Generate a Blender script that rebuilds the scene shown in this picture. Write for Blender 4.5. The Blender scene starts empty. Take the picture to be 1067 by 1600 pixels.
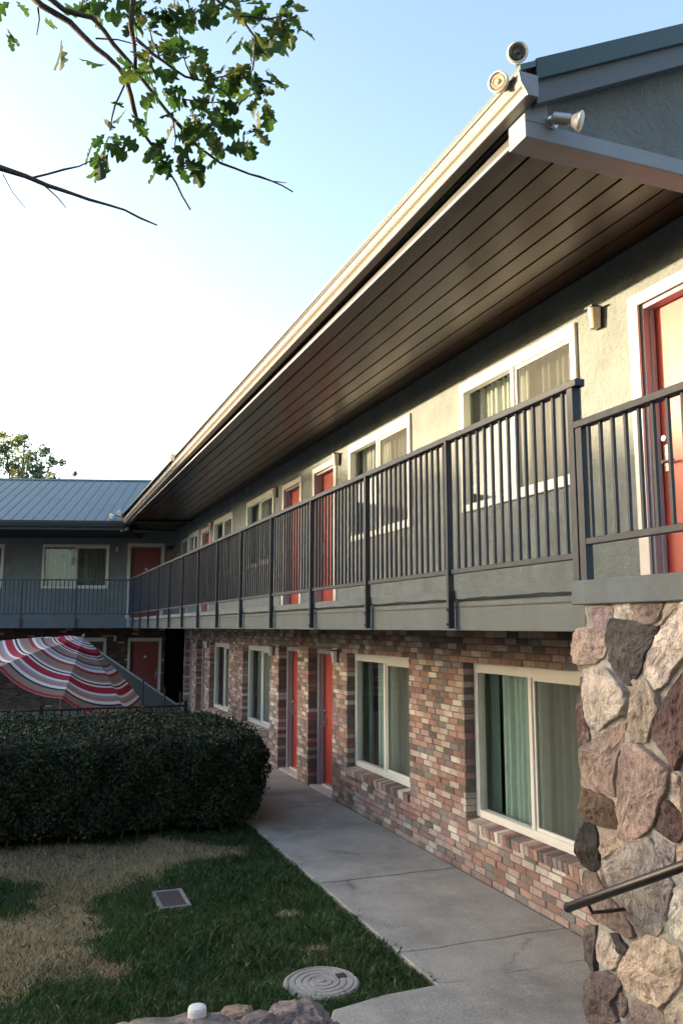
import bpy, bmesh, math, random
import numpy as np
from mathutils import Vector, Matrix, Euler
from mathutils import noise as mnoise
random.seed(7); rng = np.random.default_rng(7)
R = math.radians
C = bpy.context.scene.collection
SC = bpy.context.scene

# ------------------------------------------------------------------ camera
EYE = 2.5
cam_d = bpy.data.cameras.new('camera'); cam = bpy.data.objects.new('camera', cam_d); C.objects.link(cam)
cam_d.sensor_fit = 'VERTICAL'; cam_d.sensor_height = 36.0; cam_d.lens = 1290.0/1600.0*36.0
cam_d.clip_start = 0.05; cam_d.clip_end = 2000
PITCH, YAW = math.atan(180/1290.0), math.atan(498.5/math.hypot(1290, 180))
cam.location = (0, 0, EYE); cam.rotation_euler = (math.pi/2+PITCH, 0, -YAW)
SC.camera = cam
# ------------------------------------------------------------------ sky, sun, exposure
SUN_EL = R(5.0); SUN_DIR = Vector((-0.80*math.cos(SUN_EL), 0.60*math.cos(SUN_EL), math.sin(SUN_EL)))
world = bpy.data.worlds.new('World'); SC.world = world; world.use_nodes = True
wn = world.node_tree; wn.nodes.clear()
sky = wn.nodes.new('ShaderNodeTexSky'); sky.sky_type = 'NISHITA'; sky.sun_disc = False
sky.sun_elevation = SUN_EL; sky.sun_rotation = math.atan2(SUN_DIR.x, SUN_DIR.y)
sky.altitude = 0; sky.air_density = 0.65; sky.dust_density = 1.7; sky.ozone_density = 0.6
bg = wn.nodes.new('ShaderNodeBackground'); bg.inputs['Strength'].default_value = 0.15
wo = wn.nodes.new('ShaderNodeOutputWorld')
wn.links.new(sky.outputs[0], bg.inputs[0]); wn.links.new(bg.outputs[0], wo.inputs[0])
sun_d = bpy.data.lights.new('sun', 'SUN'); sun = bpy.data.objects.new('sun', sun_d); C.objects.link(sun)
sun_d.energy = 2.4; sun_d.angle = R(0.6); sun_d.color = (1.0, 0.75, 0.46)
sun.rotation_euler = SUN_DIR.to_track_quat('Z', 'Y').to_euler(); sun.location = (-30, 22, 30)
SC.view_settings.view_transform = 'Standard'; SC.view_settings.look = 'None'
SC.view_settings.gamma = 1.0; SC.view_settings.use_curve_mapping = False
SC.view_settings.exposure = 2.82
SC.cycles.max_bounces = 6; SC.cycles.transparent_max_bounces = 12

# ------------------------------------------------------------------ materials
MATS = {}
def _nt(name):
    m = bpy.data.materials.new(name); m.use_nodes = True
    nt = m.node_tree; nt.nodes.clear()
    o = nt.nodes.new('ShaderNodeOutputMaterial'); p = nt.nodes.new('ShaderNodeBsdfPrincipled')
    nt.links.new(p.outputs[0], o.inputs[0]); MATS[name] = m
    return m, nt, p, o
def N(nt, t, **kw):
    n = nt.nodes.new(t)
    for k, v in kw.items():
        if k in n.inputs: n.inputs[k].default_value = v
        else: setattr(n, k, v)
    return n
def math_n(nt, op, a, b=None, clamp=False):
    n = nt.nodes.new('ShaderNodeMath'); n.operation = op; n.use_clamp = clamp
    for i, x in enumerate((a, b)):
        if x is None: continue
        if hasattr(x, 'is_output'): nt.links.new(x, n.inputs[i])
        else: n.inputs[i].default_value = x
    return n.outputs[0]
def mix_c(nt, f, a, b, blend='MIX'):
    n = nt.nodes.new('ShaderNodeMix'); n.data_type = 'RGBA'; n.blend_type = blend
    for key, x in ((0, f), (6, a), (7, b)):
        if hasattr(x, 'is_output'): nt.links.new(x, n.inputs[key])
        elif key == 0: n.inputs[0].default_value = x
        else: n.inputs[key].default_value = (*x, 1)
    return n.outputs[2]
def noise_n(nt, scale, detail=4, rough=.6, coord=None, stretch=None):
    g = coord or nt.nodes.new('ShaderNodeNewGeometry').outputs['Position']
    if stretch:
        mp = nt.nodes.new('ShaderNodeMapping'); mp.inputs['Scale'].default_value = stretch
        nt.links.new(g, mp.inputs['Vector']); g = mp.outputs[0]
    n = N(nt, 'ShaderNodeTexNoise', Scale=scale, Detail=detail, Roughness=rough)
    nt.links.new(g, n.inputs['Vector'])
    return n.outputs['Fac']
def ramp(nt, fac, stops, interp='LINEAR'):
    n = nt.nodes.new('ShaderNodeValToRGB'); n.color_ramp.interpolation = interp
    e = n.color_ramp.elements
    while len(e) < len(stops): e.new(0.5)
    for i, (p, c) in enumerate(stops):
        e[i].position = p; e[i].color = (*c, 1) if len(c) == 3 else c
    nt.links.new(fac, n.inputs[0])
    return n.outputs['Color']
def bump(nt, p, h, strength, dist=.01):
    b = N(nt, 'ShaderNodeBump', Strength=strength, Distance=dist)
    nt.links.new(h, b.inputs['Height']); nt.links.new(b.outputs[0], p.inputs['Normal'])
def M(name, col, rough=.55, metal=0.0, var=.18, scale=5, bmp=0.0, bscale=80, bdist=.005, spec=.5, stretch=None, dirt=None, dirt_amt=.4):
    m, nt, p, o = _nt(name)
    f = noise_n(nt, scale, 5, .65, stretch=stretch)
    lo = tuple(c*(1-var) for c in col); hi = tuple(min(1, c*(1+var)) for c in col)
    cc = ramp(nt, f, [(.3, lo), (.7, hi)])
    if dirt:
        f2 = noise_n(nt, scale*.45, 6, .7, stretch=stretch)
        k = nt.nodes.new('ShaderNodeMapRange'); k.inputs[1].default_value = .52; k.inputs[2].default_value = .7
        k.inputs[4].default_value = dirt_amt
        nt.links.new(f2, k.inputs[0]); cc = mix_c(nt, k.outputs[0], cc, dirt)
    nt.links.new(cc, p.inputs['Base Color'])
    p.inputs['Roughness'].default_value = rough; p.inputs['Metallic'].default_value = metal
    p.inputs['Specular IOR Level'].default_value = spec
    if bmp: bump(nt, p, noise_n(nt, bscale, 6, .7), bmp, bdist)
    return m
M('stucco', (.215, .248, .255), .9, var=.16, scale=3, bmp=1.0, bscale=22, bdist=.03, dirt=(.14, .165, .17), dirt_amt=.5)
M('fascia_paint', (.058, .082, .102), .55, var=.14, scale=5, bmp=.25, bscale=60, stretch=(1, 1, .16), dirt=(.042, .06, .07), dirt_amt=.5)
M('deck_concrete', (.115, .142, .162), .85, var=.15, scale=6, bmp=.6, bscale=70, dirt=(.11, .11, .11), dirt_amt=.5)
M('rail_paint', (.038, .048, .064), .5, spec=.25, var=.2, scale=9, bmp=.25, bscale=70, dirt=(.075, .06, .052), dirt_amt=.45)
M('beam_paint', (.25, .29, .33), .55, var=.1, scale=4, bmp=.15, bscale=60)
M('rake_paint', (.10, .118, .14), .55, var=.1, scale=4)
M('dark_paint', (.022, .024, .026), .6, var=.2, scale=5)
M('flashing', (.028, .055, .056), .35, metal=.2, var=.08, scale=3)
M('gutter_metal', (.20, .185, .17), .38, metal=.15, var=.1, scale=3, dirt=(.2, .17, .14), dirt_amt=.3)
M('gutter_dark', (.045, .055, .06), .45, var=.1, scale=3)
M('soffit_paint', (.038, .022, .012), .30, spec=.45, var=.14, scale=3, bmp=.12, bscale=90, stretch=(1, .15, 1))
M('roof_metal', (.082, .118, .122), .35, metal=.25, var=.08, scale=1.2)
M('vinyl', (.72, .72, .70), .4, var=.04, scale=3, dirt=(.5, .49, .46), dirt_amt=.3)
M('trim_white', (.66, .64, .62), .5, var=.05, scale=4, dirt=(.5, .47, .44), dirt_amt=.3)
M('jamb_paint', (.38, .37, .40), .5, var=.06, scale=4)
M('door_red', (.38, .05, .04), .42, var=.08, scale=2, dirt=(.3, .04, .035), dirt_amt=.35)
M('door_red_shaded', (.20, .028, .026), .45, var=.1, scale=2)  # far doors' red darkened, their shade put into the colour
M('steel', (.55, .55, .54), .28, metal=.9, var=.08)
M('black_iron', (.012, .013, .015), .4, var=.2, scale=12, bmp=.12, bscale=90)
M('handrail_paint', (.018, .016, .018), .35, var=.25, scale=14, bmp=.15, bscale=60)
M('mortar', (.17, .15, .14), .95, var=.25, scale=14, bmp=.8, bscale=120)
M('stone_mortar', (.40, .395, .375), .95, var=.2, scale=5, bmp=1.0, bscale=70, bdist=.012, dirt=(.22, .2, .17), dirt_amt=.5)
M('interior', (.06, .06, .055), .9)
M('lamp_shade', (.62, .52, .40), .5, var=.05)
M('lamp_bronze', (.05, .042, .036), .45, var=.1)
M('white_plastic', (.75, .75, .74), .35, var=.04)
M('lens_dark', (.06, .055, .05), .15, var=.1)
M('lens_cream', (.55, .46, .33), .2, var=.1)
M('bark', (.075, .06, .055), .85, var=.35, scale=30, bmp=1.0, bscale=60, bdist=.01)
M('box_lid', (.055, .035, .045), .5, var=.15, scale=8, bmp=.3, bscale=120)
M('box_rim', (.22, .21, .20), .7, var=.15, scale=8)
M('pole_wood', (.22, .14, .08), .5)
M('pavers', (.27, .255, .23), .9, var=.15, scale=2, bmp=.3)
M('cloth_underside', (.3, .16, .15), .8)
M('blocker_wall', (.12, .10, .09), .9)  # wall and roof colours of the unseen buildings added as light blockers
M('blocker_roof', (.09, .08, .075), .9)

# glass: thin pane, reflection by fresnel over transparency
def glass(name, tint, refl=.35):
    m, nt, p, o = _nt(name); nt.nodes.remove(p)
    t = N(nt, 'ShaderNodeBsdfTransparent', Color=(*tint, 1)); g = N(nt, 'ShaderNodeBsdfGlossy', Roughness=.02)
    fr = N(nt, 'ShaderNodeFresnel', IOR=1.52)
    ad = math_n(nt, 'ADD', math_n(nt, 'MULTIPLY', fr.outputs[0], 1.15), 0.01, True)
    mx = nt.nodes.new('ShaderNodeMixShader'); nt.links.new(ad, mx.inputs[0])
    nt.links.new(t.outputs[0], mx.inputs[1]); nt.links.new(g.outputs[0], mx.inputs[2]); nt.links.new(mx.outputs[0], o.inputs[0])
glass('glass', (.93, .97, .95))
def screen_mat():
    """glass behind a fine insect screen: partly see-through, partly matt grey wire"""
    m, nt, p, o = _nt('glass_screen'); nt.nodes.remove(p)
    t = N(nt, 'ShaderNodeBsdfTransparent', Color=(.7, .76, .75, 1)); d = N(nt, 'ShaderNodeBsdfDiffuse', Color=(.12, .122, .12, 1))
    mx = nt.nodes.new('ShaderNodeMixShader'); mx.inputs[0].default_value = .48
    nt.links.new(t.outputs[0], mx.inputs[1]); nt.links.new(d.outputs[0], mx.inputs[2])
    g = N(nt, 'ShaderNodeBsdfGlossy', Roughness=.05); fr = N(nt, 'ShaderNodeFresnel', IOR=1.3)
    m2 = nt.nodes.new('ShaderNodeMixShader'); nt.links.new(math_n(nt, 'MULTIPLY', fr.outputs[0], .5), m2.inputs[0])
    nt.links.new(mx.outputs[0], m2.inputs[1]); nt.links.new(g.outputs[0], m2.inputs[2]); nt.links.new(m2.outputs[0], o.inputs[0])
screen_mat()

def cloth(name, col, trans=.3):
    m, nt, p, o = _nt(name)
    f = noise_n(nt, 12, 4); c = ramp(nt, f, [(.3, tuple(x*.88 for x in col)), (.7, col)])
    nt.links.new(c, p.inputs['Base Color']); p.inputs['Roughness'].default_value = .9
    t = nt.nodes.new('ShaderNodeBsdfTranslucent'); nt.links.new(c, t.inputs[0])
    mx = nt.nodes.new('ShaderNodeMixShader'); mx.inputs[0].default_value = trans
    nt.links.new(p.outputs[0], mx.inputs[1]); nt.links.new(t.outputs[0], mx.inputs[2]); nt.links.new(mx.outputs[0], o.inputs[0])
cloth('curtain_mint', (.48, .62, .58), .15); cloth('curtain_tan', (.58, .61, .60), .15)

# bricks: colour chosen per brick by attribute (joined) or object random (single)
def brick_mat(name, stops):
    m, nt, p, o = _nt(name)
    a = nt.nodes.new('ShaderNodeAttribute'); a.attribute_name = 'pick'
    oi = nt.nodes.new('ShaderNodeObjectInfo')
    v = math_n(nt, 'FRACT', math_n(nt, 'ADD', a.outputs['Fac'], oi.outputs['Random']))
    c = ramp(nt, v, stops, 'CONSTANT')
    f = noise_n(nt, 55, 6, .7); c = mix_c(nt, .75, c, ramp(nt, f, [(.3, (.45, .43, .42)), (.5, (.95, .95, .95)), (.75, (1.25, 1.25, 1.25))]), 'MULTIPLY')
    f2 = noise_n(nt, 2.2, 4, .6); c = mix_c(nt, .6, c, ramp(nt, f2, [(.35, (.62, .58, .58)), (.65, (1.15, 1.15, 1.15))]), 'MULTIPLY')
    sep = nt.nodes.new('ShaderNodeSeparateXYZ'); nt.links.new(nt.nodes.new('ShaderNodeNewGeometry').outputs['Position'], sep.inputs[0])
    grime = math_n(nt, 'MULTIPLY', math_n(nt, 'SUBTRACT', .55, math_n(nt, 'MULTIPLY', sep.outputs['Z'], 1.6), True), ramp(nt, noise_n(nt, 7, 5, .7), [(.38, (0, 0, 0)), (.62, (1, 1, 1))]))
    c = mix_c(nt, grime, c, (.17, .15, .14))
    smear = ramp(nt, noise_n(nt, 26, 6, .75), [(.60, (0, 0, 0)), (.72, (.55, .55, .55))]); c = mix_c(nt, smear, c, (.40, .37, .34))
    nt.links.new(c, p.inputs['Base Color']); p.inputs['Roughness'].default_value = .88
    bump(nt, p, noise_n(nt, 110, 6, .75), .9, .006)
brick_mat('brick', [(0, (0.374, 0.228, 0.193)), (0.12, (0.456, 0.298, 0.252)), (0.24, (0.316, 0.181, 0.158)), (0.34, (0.468, 0.357, 0.316)), (0.46, (0.538, 0.486, 0.433)), (0.57, (0.164, 0.135, 0.129)), (0.66, (0.257, 0.199, 0.187)), (0.74, (0.445, 0.334, 0.31)), (0.83, (0.655, 0.626, 0.568)), (0.92, (0.246, 0.228, 0.228))])
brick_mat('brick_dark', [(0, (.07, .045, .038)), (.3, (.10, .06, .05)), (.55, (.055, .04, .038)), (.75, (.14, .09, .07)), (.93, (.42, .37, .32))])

# pier stones: colour from the object, veined and pitted
def stone_mat():
    m, nt, p, o = _nt('stone')
    oi = nt.nodes.new('ShaderNodeObjectInfo')
    geo = nt.nodes.new('ShaderNodeNewGeometry').outputs['Position']
    off = nt.nodes.new('ShaderNodeVectorMath'); off.operation = 'MULTIPLY_ADD'
    comb = nt.nodes.new('ShaderNodeCombineXYZ')
    r10 = math_n(nt, 'MULTIPLY', oi.outputs['Random'], 37.0)
    for i in range(3): nt.links.new(r10, comb.inputs[i])
    off.inputs[1].default_value = (1, 1, 1); nt.links.new(geo, off.inputs[0]); nt.links.new(comb.outputs[0], off.inputs[2])
    pos = off.outputs[0]
    f1 = noise_n(nt, 9, 7, .72, pos); f2 = noise_n(nt, 34, 6, .7, pos, (1, 1.6, .5)); f3 = noise_n(nt, 3.2, 3, .5, pos)
    c = mix_c(nt, ramp(nt, f3, [(.45, (0, 0, 0)), (.66, (.9, .9, .9))]), oi.outputs['Color'], mix_c(nt, 1.0, oi.outputs['Color'], (1.55, 1.5, 1.42), 'MULTIPLY'))
    c = mix_c(nt, .9, c, ramp(nt, f1, [(.30, (.42, .39, .40)), (.5, (.95, .93, .92)), (.72, (1.45, 1.42, 1.36))]), 'MULTIPLY')
    c = mix_c(nt, .75, c, ramp(nt, f2, [(.30, (.35, .31, .30)), (.45, (.95, .95, .95)), (.75, (1.25, 1.22, 1.18))]), 'MULTIPLY')
    f4 = noise_n(nt, 150, 4, .8, pos); c = mix_c(nt, .8, c, ramp(nt, f4, [(.32, (.5, .48, .47)), (.5, (1, 1, 1)), (.68, (1.35, 1.35, 1.35))]), 'MULTIPLY')
    vo = N(nt, 'ShaderNodeTexVoronoi', Scale=70.0); nt.links.new(pos, vo.inputs['Vector'])
    pit = ramp(nt, vo.outputs['Distance'], [(.08, (.25, .22, .2)), (.25, (1, 1, 1))])
    pm = ramp(nt, noise_n(nt, 6, 3, .5, pos), [(.5, (0, 0, 0)), (.62, (.8, .8, .8))])
    c = mix_c(nt, pm, c, mix_c(nt, 1.0, c, pit, 'MULTIPLY'))
    nt.links.new(c, p.inputs['Base Color']); p.inputs['Roughness'].default_value = .92
    h = math_n(nt, 'ADD', math_n(nt, 'MULTIPLY', f1, 1.0), math_n(nt, 'MULTIPLY', f2, .7))
    bump(nt, p, h, 1.0, .03)
stone_mat()
def concrete_mat():
    m, nt, p, o = _nt('walk_concrete')
    c = ramp(nt, noise_n(nt, 1.3, 6, .65), [(.3, (.25, .248, .24)), (.5, (.35, .345, .332)), (.72, (.43, .422, .405))])
    c = mix_c(nt, .8, c, ramp(nt, noise_n(nt, 60, 6, .85), [(.36, (.25, .25, .25)), (.46, (.95, .95, .95)), (.7, (1.35, 1.35, 1.35))]), 'MULTIPLY')
    st = ramp(nt, noise_n(nt, .9, 4, .55), [(.56, (0, 0, 0)), (.74, (.7, .7, .7))])
    c = mix_c(nt, st, c, (.15, .15, .145))
    pos = nt.nodes.new('ShaderNodeNewGeometry').outputs['Position']
    nz_ = N(nt, 'ShaderNodeTexNoise', Scale=2.2, Detail=6.0, Roughness=.7); nt.links.new(pos, nz_.inputs['Vector'])
    ad = nt.nodes.new('ShaderNodeVectorMath'); ad.operation = 'MULTIPLY_ADD'; ad.inputs[1].default_value = (.55, .55, .0)
    nt.links.new(nz_.outputs['Color'], ad.inputs[0]); nt.links.new(pos, ad.inputs[2])
    vo = N(nt, 'ShaderNodeTexVoronoi', Scale=.62); vo.feature = 'DISTANCE_TO_EDGE'; nt.links.new(ad.outputs[0], vo.inputs['Vector'])
    crack = ramp(nt, vo.outputs['Distance'], [(.0, (.85, .85, .85)), (.006, (.3, .3, .3)), (.03, (0, 0, 0))])
    crack = mix_c(nt, 1.0, crack, ramp(nt, noise_n(nt, .8, 3), [(.52, (0, 0, 0)), (.64, (.8, .8, .8))]), 'MULTIPLY')
    c = mix_c(nt, crack, c, (.07, .07, .068))
    pt = ramp(nt, noise_n(nt, 2.6, 6, .75), [(.60, (0, 0, 0)), (.64, (.45, .45, .45))]); c = mix_c(nt, pt, c, (.45, .44, .42))
    nt.links.new(c, p.inputs['Base Color']); p.inputs['Roughness'].default_value = .9
    bump(nt, p, noise_n(nt, 85, 5, .75), .5, .006)
concrete_mat()
def soil_mat():
    m, nt, p, o = _nt('soil')
    c = ramp(nt, noise_n(nt, 6, 6, .7), [(.3, (.035, .04, .02)), (.6, (.06, .055, .03)), (.75, (.12, .09, .055))])
    nt.links.new(c, p.inputs['Base Color']); p.inputs['Roughness'].default_value = 1
    bump(nt, p, noise_n(nt, 40, 5, .7), .8, .02)
soil_mat()
def leaf_mat(name, stops, trans=.35, rough=.5):
    m, nt, p, o = _nt(name)
    a = nt.nodes.new('ShaderNodeAttribute'); a.attribute_name = 'pick'
    oi = nt.nodes.new('ShaderNodeObjectInfo')
    v = math_n(nt, 'FRACT', math_n(nt, 'ADD', a.outputs['Fac'], oi.outputs['Random']))
    c = ramp(nt, v, stops)
    nt.links.new(c, p.inputs['Base Color']); p.inputs['Roughness'].default_value = rough
    t = nt.nodes.new('ShaderNodeBsdfTranslucent'); nt.links.new(mix_c(nt, 1, c, (1.5, 1.6, .8), 'MULTIPLY'), t.inputs[0])
    mx = nt.nodes.new('ShaderNodeMixShader'); mx.inputs[0].default_value = trans
    nt.links.new(p.outputs[0], mx.inputs[1]); nt.links.new(t.outputs[0], mx.inputs[2]); nt.links.new(mx.outputs[0], o.inputs[0])
leaf_mat('oak_leaf', [(0, (.018, .046, .016)), (.5, (.03, .068, .022)), (.85, (.05, .09, .028)), (.94, (.07, .09, .03)), (1, (.17, .15, .07))], .42, .75)
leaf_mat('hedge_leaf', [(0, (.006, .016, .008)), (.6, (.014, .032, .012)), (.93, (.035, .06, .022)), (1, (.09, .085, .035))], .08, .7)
leaf_mat('grass', [(0, (.016, .058, .022)), (.5, (.028, .095, .032)), (.85, (.05, .13, .04)), (.95, (.11, .14, .05)), (1, (.2, .18, .09))], .2)
leaf_mat('dry_grass', [(0, (.26, .20, .14)), (.5, (.46, .38, .29)), (.85, (.60, .52, .42)), (1, (.06, .10, .04))], .2, .9)
leaf_mat('far_leaf', [(0, (.10, .13, .08)), (.6, (.16, .185, .11)), (1, (.23, .23, .14))], .45)

# ------------------------------------------------------------------ mesh helpers
WORG = {}
class G:
    def __init__(s): s.v = []; s.f = []; s.a = []
    def poly(s, pts, faces):
        b = len(s.v); s.v += [tuple(p) for p in pts]; s.f += [tuple(b+i for i in f) for f in faces]
    def box(s, x0, x1, y0, y1, z0, z1, F=None):
        F = F or (lambda a, b, c: (a, b, c))
        P = [F(x, y, z) for z in (z0, z1) for y in (y0, y1) for x in (x0, x1)]
        s.poly(P, [(0, 2, 3, 1), (4, 5, 7, 6), (0, 1, 5, 4), (2, 6, 7, 3), (0, 4, 6, 2), (1, 3, 7, 5)])
    def prism(s, pts, h):
        """pts: 3-D outline; h: extrusion vector"""
        n = len(pts); h = Vector(h); P = [Vector(p) for p in pts]
        s.poly(P+[p+h for p in P], [tuple(range(n)), tuple(range(2*n-1, n-1, -1))]+[(i, i+n, (i+1) % n+n, (i+1) % n) for i in range(n)])
    def tube(s, pts, rad, n=8, cap=True):
        P = [Vector(p) for p in pts]; rad = rad if hasattr(rad, '__len__') else [rad]*len(P)
        rings = []
        for i, p in enumerate(P):
            t = (P[min(i+1, len(P)-1)]-P[max(i-1, 0)]).normalized()
            a = t.cross(Vector((0, 0, 1)) if abs(t.z) < .9 else Vector((1, 0, 0))).normalized(); b = t.cross(a)
            rings.append([p+(a*math.cos(q)+b*math.sin(q))*rad[i] for q in [2*math.pi*k/n for k in range(n)]])
        f = [(i*n+k, i*n+(k+1) % n, (i+1)*n+(k+1) % n, (i+1)*n+k) for i in range(len(P)-1) for k in range(n)]
        if cap: f += [tuple(range(n-1, -1, -1)), tuple(range((len(P)-1)*n, len(P)*n))]
        s.poly([q for r in rings for q in r], f)
    def lathe(s, o, axis, prof, n=20):
        """prof: list of (radius, distance along axis)"""
        o = Vector(o); ax = Vector(axis).normalized()
        a = ax.cross(Vector((0, 0, 1)) if abs(ax.z) < .9 else Vector((1, 0, 0))).normalized(); b = ax.cross(a)
        V = [o+ax*h+(a*math.cos(2*math.pi*k/n)+b*math.sin(2*math.pi*k/n))*max(r, 1e-4) for r, h in prof for k in range(n)]
        f = [(i*n+k, i*n+(k+1) % n, (i+1)*n+(k+1) % n, (i+1)*n+k) for i in range(len(prof)-1) for k in range(n)]
        f += [tuple(range(n-1, -1, -1)), tuple(range((len(prof)-1)*n, len(prof)*n))]
        s.poly(V, f)
    def build(s, name, mat, parent=None, origin=None, bevel=0, smooth=False, normals=True):
        if origin is None:
            if parent is not None: origin = WORG[parent]
            else:
                A = np.array(s.v); origin = Vector(((A[:, 0].min()+A[:, 0].max())/2, (A[:, 1].min()+A[:, 1].max())/2, A[:, 2].min()))
        origin = Vector(origin)
        me = bpy.data.meshes.new(name); me.from_pydata([tuple(Vector(p)-origin) for p in s.v], [], s.f)
        if normals:
            bm = bmesh.new(); bm.from_mesh(me); bmesh.ops.recalc_face_normals(bm, faces=bm.faces); bm.to_mesh(me); bm.free()
        if mat: me.materials.append(MATS[mat])
        if smooth: me.polygons.foreach_set('use_smooth', [True]*len(me.polygons))
        ob = bpy.data.objects.new(name, me); C.objects.link(ob)
        ob.location = origin-(WORG[parent] if parent is not None else Vector((0, 0, 0)))
        ob.parent = parent; WORG[ob] = origin
        if bevel:
            b = ob.modifiers.new('bevel', 'BEVEL'); b.width = bevel; b.segments = 1; b.limit_method = 'ANGLE'
        return ob
def tag(o, label, cat, group=None, kind=None):
    if label: o['label'] = label
    if cat: o['category'] = cat
    if group: o['group'] = group
    if kind: o['kind'] = kind
    return o
def struct(o): o['kind'] = 'structure'; return o
def thing(name, loc, label, cat, group=None):
    o = bpy.data.objects.new(name, None); C.objects.link(o); o.location = loc; o.empty_display_size = .2
    WORG[o] = Vector(loc); return tag(o, label, cat, group)
def put(name, mesh, parent, pos, rot=(0, 0, 0), scale=None):
    o = bpy.data.objects.new(name, mesh); C.objects.link(o); o.parent = parent
    o.location = Vector(pos)-WORG[parent]; o.rotation_euler = rot
    if scale: o.scale = scale
    WORG[o] = Vector(pos); return o
def quad_cloud(name, cen, nrm_jit, size, mat, parent, attr=None, up=None, kind=None, aspect=.6, six=False):
    """many small leaf faces as one mesh; cen (n,3)"""
    n = len(cen); cen = np.asarray(cen, float)
    a = rng.normal(size=(n, 3)) if up is None else np.asarray(up)+rng.normal(size=(n, 3))*nrm_jit
    a /= np.linalg.norm(a, axis=1)[:, None]
    b = rng.normal(size=(n, 3)); b -= (b*a).sum(1)[:, None]*a; b /= np.linalg.norm(b, axis=1)[:, None]
    c = np.cross(a, b); sz = np.asarray(size)*(rng.uniform(.65, 1.35, n)); sz = sz[:, None]
    fold = a*sz*.18
    q = np.stack([cen-b*sz, cen-c*sz*aspect+fold, cen+b*sz, cen+c*sz*aspect+fold], 1).reshape(-1, 3)
    q -= np.array(WORG[parent]) if parent is not None else 0
    me = bpy.data.meshes.new(name); me.vertices.add(4*n); me.vertices.foreach_set('co', q.ravel())
    me.loops.add(4*n); me.loops.foreach_set('vertex_index', np.arange(4*n)); me.polygons.add(n)
    me.polygons.foreach_set('loop_start', np.arange(0, 4*n, 4)); me.polygons.foreach_set('loop_total', np.full(n, 4))
    me.update(calc_edges=True)
    at = me.attributes.new('pick', 'FLOAT', 'FACE'); at.data.foreach_set('value', rng.uniform(0, .999, n) if attr is None else attr)
    me.materials.append(MATS[mat]); ob = bpy.data.objects.new(name, me); C.objects.link(ob); ob.parent = parent
    WORG[ob] = WORG[parent] if parent is not None else Vector((0, 0, 0))
    if kind: ob['kind'] = kind
    return ob
# pixel of the photograph -> point (used to measure the place)
fwd = Vector((math.sin(YAW)*math.cos(PITCH), math.cos(YAW)*math.cos(PITCH), math.sin(PITCH)))
rgt = Vector((math.cos(YAW), -math.sin(YAW), 0)); upv = rgt.cross(fwd); EYEV = Vector((0, 0, EYE))
def ray(x, y): return fwd*1290+rgt*(x-533.5)+upv*(800-y)
def at_depth(x, y, D): d = ray(x, y); return EYEV+d*(D/1290)
def on_x(x, y, X): d = ray(x, y); return EYEV+d*(X/d.x)
def on_z(x, y, Z): d = ray(x, y); return EYEV+d*((Z-EYE)/d.z)

# facade frames: u along the facade, d into the building, z up
XW = 4.39
FR = lambda u, d, z: (XW+d, u, z)
LA = R(-16.9); LD = (math.cos(LA), math.sin(LA)); LB = (-LD[1], LD[0]); L0 = (4.39, 26.4)
FL = lambda u, d, z: (L0[0]+u*LD[0]+d*LB[0], L0[1]+u*LD[1]+d*LB[1], z)

def wall_rects(u0, u1, z0, z1, ops):
    us = sorted({u0, u1, *[min(max(x, u0), u1) for o in ops for x in o[:2]]}); out = []
    for a, b in zip(us[:-1], us[1:]):
        if b-a < 1e-4: continue
        m = (a+b)/2; cuts = sorted([(max(o[2], z0), min(o[3], z1)) for o in ops if o[0] <= m <= o[1]])
        z = z0
        for c0, c1 in cuts:
            if c0 > z+1e-4: out.append((a, b, z, c0))
            z = max(z, c1)
        if z < z1-1e-4: out.append((a, b, z, z1))
    return out
# ================================================================== GROUND
g = G(); g.poly([(-300, -300, -.05), (300, -300, -.05), (300, 300, -.05), (-300, 300, -.05)], [(0, 1, 2, 3)])
ground = struct(g.build('ground', 'soil', origin=(0, 0, -.05), normals=False))
# walkway of concrete slabs beside the brick wall
walk = bpy.data.objects.new('walkway', None); C.objects.link(walk); walk.location = (3.6, 14, 0); WORG[walk] = Vector((3.6, 14, 0)); struct(walk)
joints = [5.57, 6.20, 8.08, 10.3, 12.48, 14.9, 17.3, 19.7, 22.1, 24.6]
for i, (a, b) in enumerate(zip(joints[:-1], joints[1:])):
    g = G(); n = 9; dz = random.uniform(-.004, .004)
    e0 = [(2.86+1.52*k/n, a+.006+.012*math.sin(k*1.9+i), dz) for k in range(n+1)]
    e1 = [(2.86+1.52*k/n, b-.006+.012*math.sin(k*1.9+i+1), dz) for k in range(n, -1, -1)]
    g.prism(e0+e1, (0, 0, -.12)); g.build('slab', 'walk_concrete', walk, bevel=.006)
g = G()
g.prism([(1.75, 4.9, .012), (2.03, 5.46, .012), (2.437, 5.545, .012), (2.84, 5.56, .012), (4.37, 5.55, .012), (4.37, 2.6, .012), (1.75, 2.6, .012)], (0, 0, -.12))
g.build('slab', 'walk_concrete', walk, bevel=.008)
# pool terrace beyond the hedge
g = G(); g.box(-16, 2.80, 14.3, 23.4, -.12, -.004); struct(g.build('pool_terrace', 'pavers'))
g = G(); g.prism([FL(-22, -2.6, -.12), FL(3, -2.6, -.12), FL(3, 1.2, -.12), FL(-22, 1.2, -.12)], (0, 0, .125)); struct(g.build('path', 'pavers'))

# ================================================================== WINGS
wingR = thing('motel_wing', (XW, 14, 0), 'two-storey motel wing of brick below and grey stucco above, receding along the walkway', 'building')
wingL = thing('motel_wing', FL(-6, 0, 0), 'far two-storey motel wing with blue-grey metal roof closing off the courtyard', 'building')

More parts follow.
